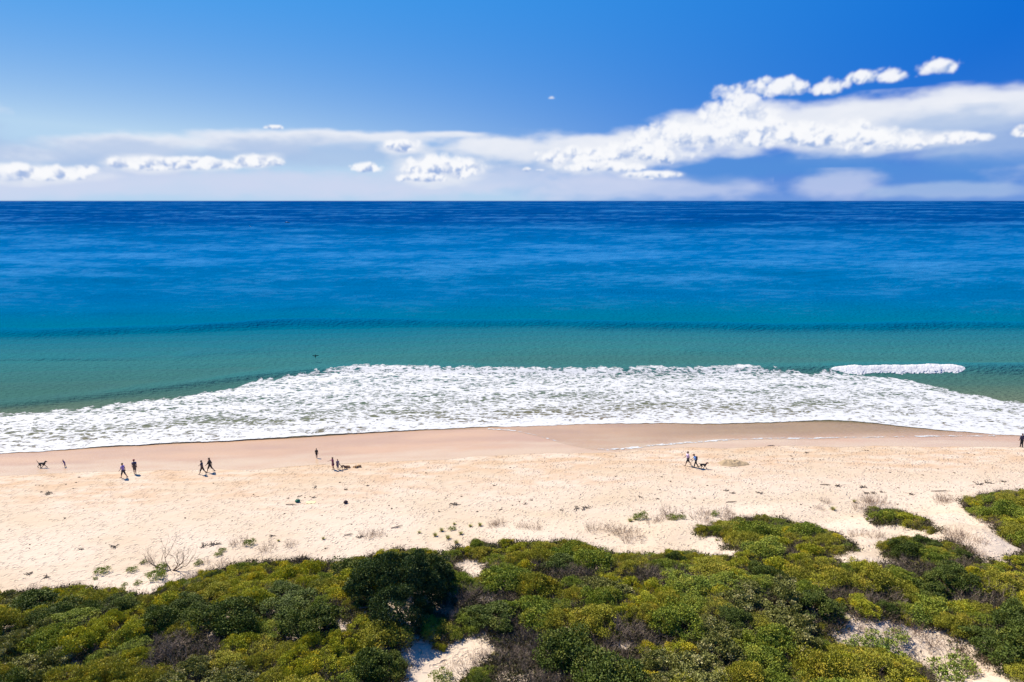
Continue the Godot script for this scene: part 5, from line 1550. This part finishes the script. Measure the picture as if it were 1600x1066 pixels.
func make_offshore() -> void:
	var white := paint(Color(0.75, 0.76, 0.78), 0.4)
	var navy := paint(Color(0.01, 0.02, 0.05), 0.4)
	# small motorboat
	var o := thing("motorboat", Vector3(-337, 0.25, -1070), 0.1, "small motorboat with dark hull and white cabin far out on the sea", "boat")
	part("hull", hull_mesh(6.4, 2.3, 1.3), navy, o)
	var cab := part("cabin", box(1.9, 1.2, 1.6), white, o)
	cab.position = Vector3(-1.2, 1.2, 0)
	var glass := part("windscreen", box(0.06, 0.6, 1.4), paint(Color(0.02, 0.03, 0.04), 0.1), o)
	glass.position = Vector3(-0.2, 1.4, 0)
	var engine := part("outboard_motor", box(0.5, 1.1, 0.5), navy, o)
	engine.position = Vector3(-3.4, 0.5, 0)
	# a runabout, smaller and nearer in
	o = thing("dinghy", Vector3(-333, 0.2, -908), -0.3, "tiny pale dinghy far out on the sea near a dark motorboat", "boat")
	part("hull", hull_mesh(3.6, 1.5, 0.8), white, o)
	var seat := part("bench", box(0.3, 0.12, 1.1), navy, o)
	seat.position = Vector3(-0.3, 0.4, 0)
	engine = part("outboard_motor", box(0.35, 0.8, 0.35), navy, o)
	engine.position = Vector3(-1.9, 0.4, 0)
	# yacht on the horizon
	o = thing("sailing_yacht", Vector3(-1270, 0.6, -9000), 0.9, "white sailing yacht on the horizon under full sail", "boat")
	part("hull", hull_mesh(19.0, 5.0, 3.0), white, o)
	var mast := Build.new()
	mast.tube(PackedVector3Array([Vector3(1, 0, 0), Vector3(1, 27, 0)]), PackedFloat32Array([0.25, 0.15]), 8)
	part("mast", mast.mesh(), white, o)
	for t in [[0.6, 25.0, -8.5, "mainsail"], [1.5, 23.0, 9.0, "jib"]]:
		var sail := Build.new()
		for r in 8:
			for q in 6:
				var u := q / 5.0
				var w := r / 7.0
				sail.v.append(Vector3(t[0] + t[2] * u * (1.0 - w), 2.2 + w * t[1] * 0.95, 0.9 * sin(PI * u) * (1.0 - w)))
		sail.grid_faces(6, 8)
		part(t[3], sail.mesh(), white, o)
	# a dark seabird gliding low over the water
	o = thing("seabird", Vector3(-39.6, 1.3, -138.5), 0.3, "dark seabird with spread wings settling low over the water just outside the foam", "bird")
	o.rotation.x = -1.0
	o.scale = Vector3(1.35, 1.35, 1.35)
	var dark := paint(Color(0.018, 0.016, 0.016), 0.7)
	part("body", field_mesh([[Vector3(0, 0, -0.16), Vector3(0, 0.01, 0.12), 0.05, 0.075], [Vector3(0, 0.01, 0.12), Vector3(0, 0.04, 0.25), 0.06, 0.045], [Vector3(0, 0.04, 0.25), Vector3(0, 0.025, 0.34), 0.025, 0.01], [Vector3(0, 0, -0.16), Vector3(0, -0.12, -0.30), 0.045, 0.03]], 0.015, 0.03).mesh(), dark, o)
	for e in [-1.0, 1.0]:
		var wing := Build.new()
		var rows := 9
		for r in rows:
			for q in 6:
				var u: float = r / (rows - 1.0)
				var chord := lerpf(0.2, 0.05, u * u)
				var w := q / 5.0
				wing.v.append(Vector3(e * (0.03 + 0.46 * u), 0.03 + 0.10 * sin(u * 2.2) + 0.02 * sin(w * PI), 0.10 - chord * w - 0.07 * u * u))
		wing.grid_faces(6, rows)
		part("wing", wing.mesh(), dark, o)
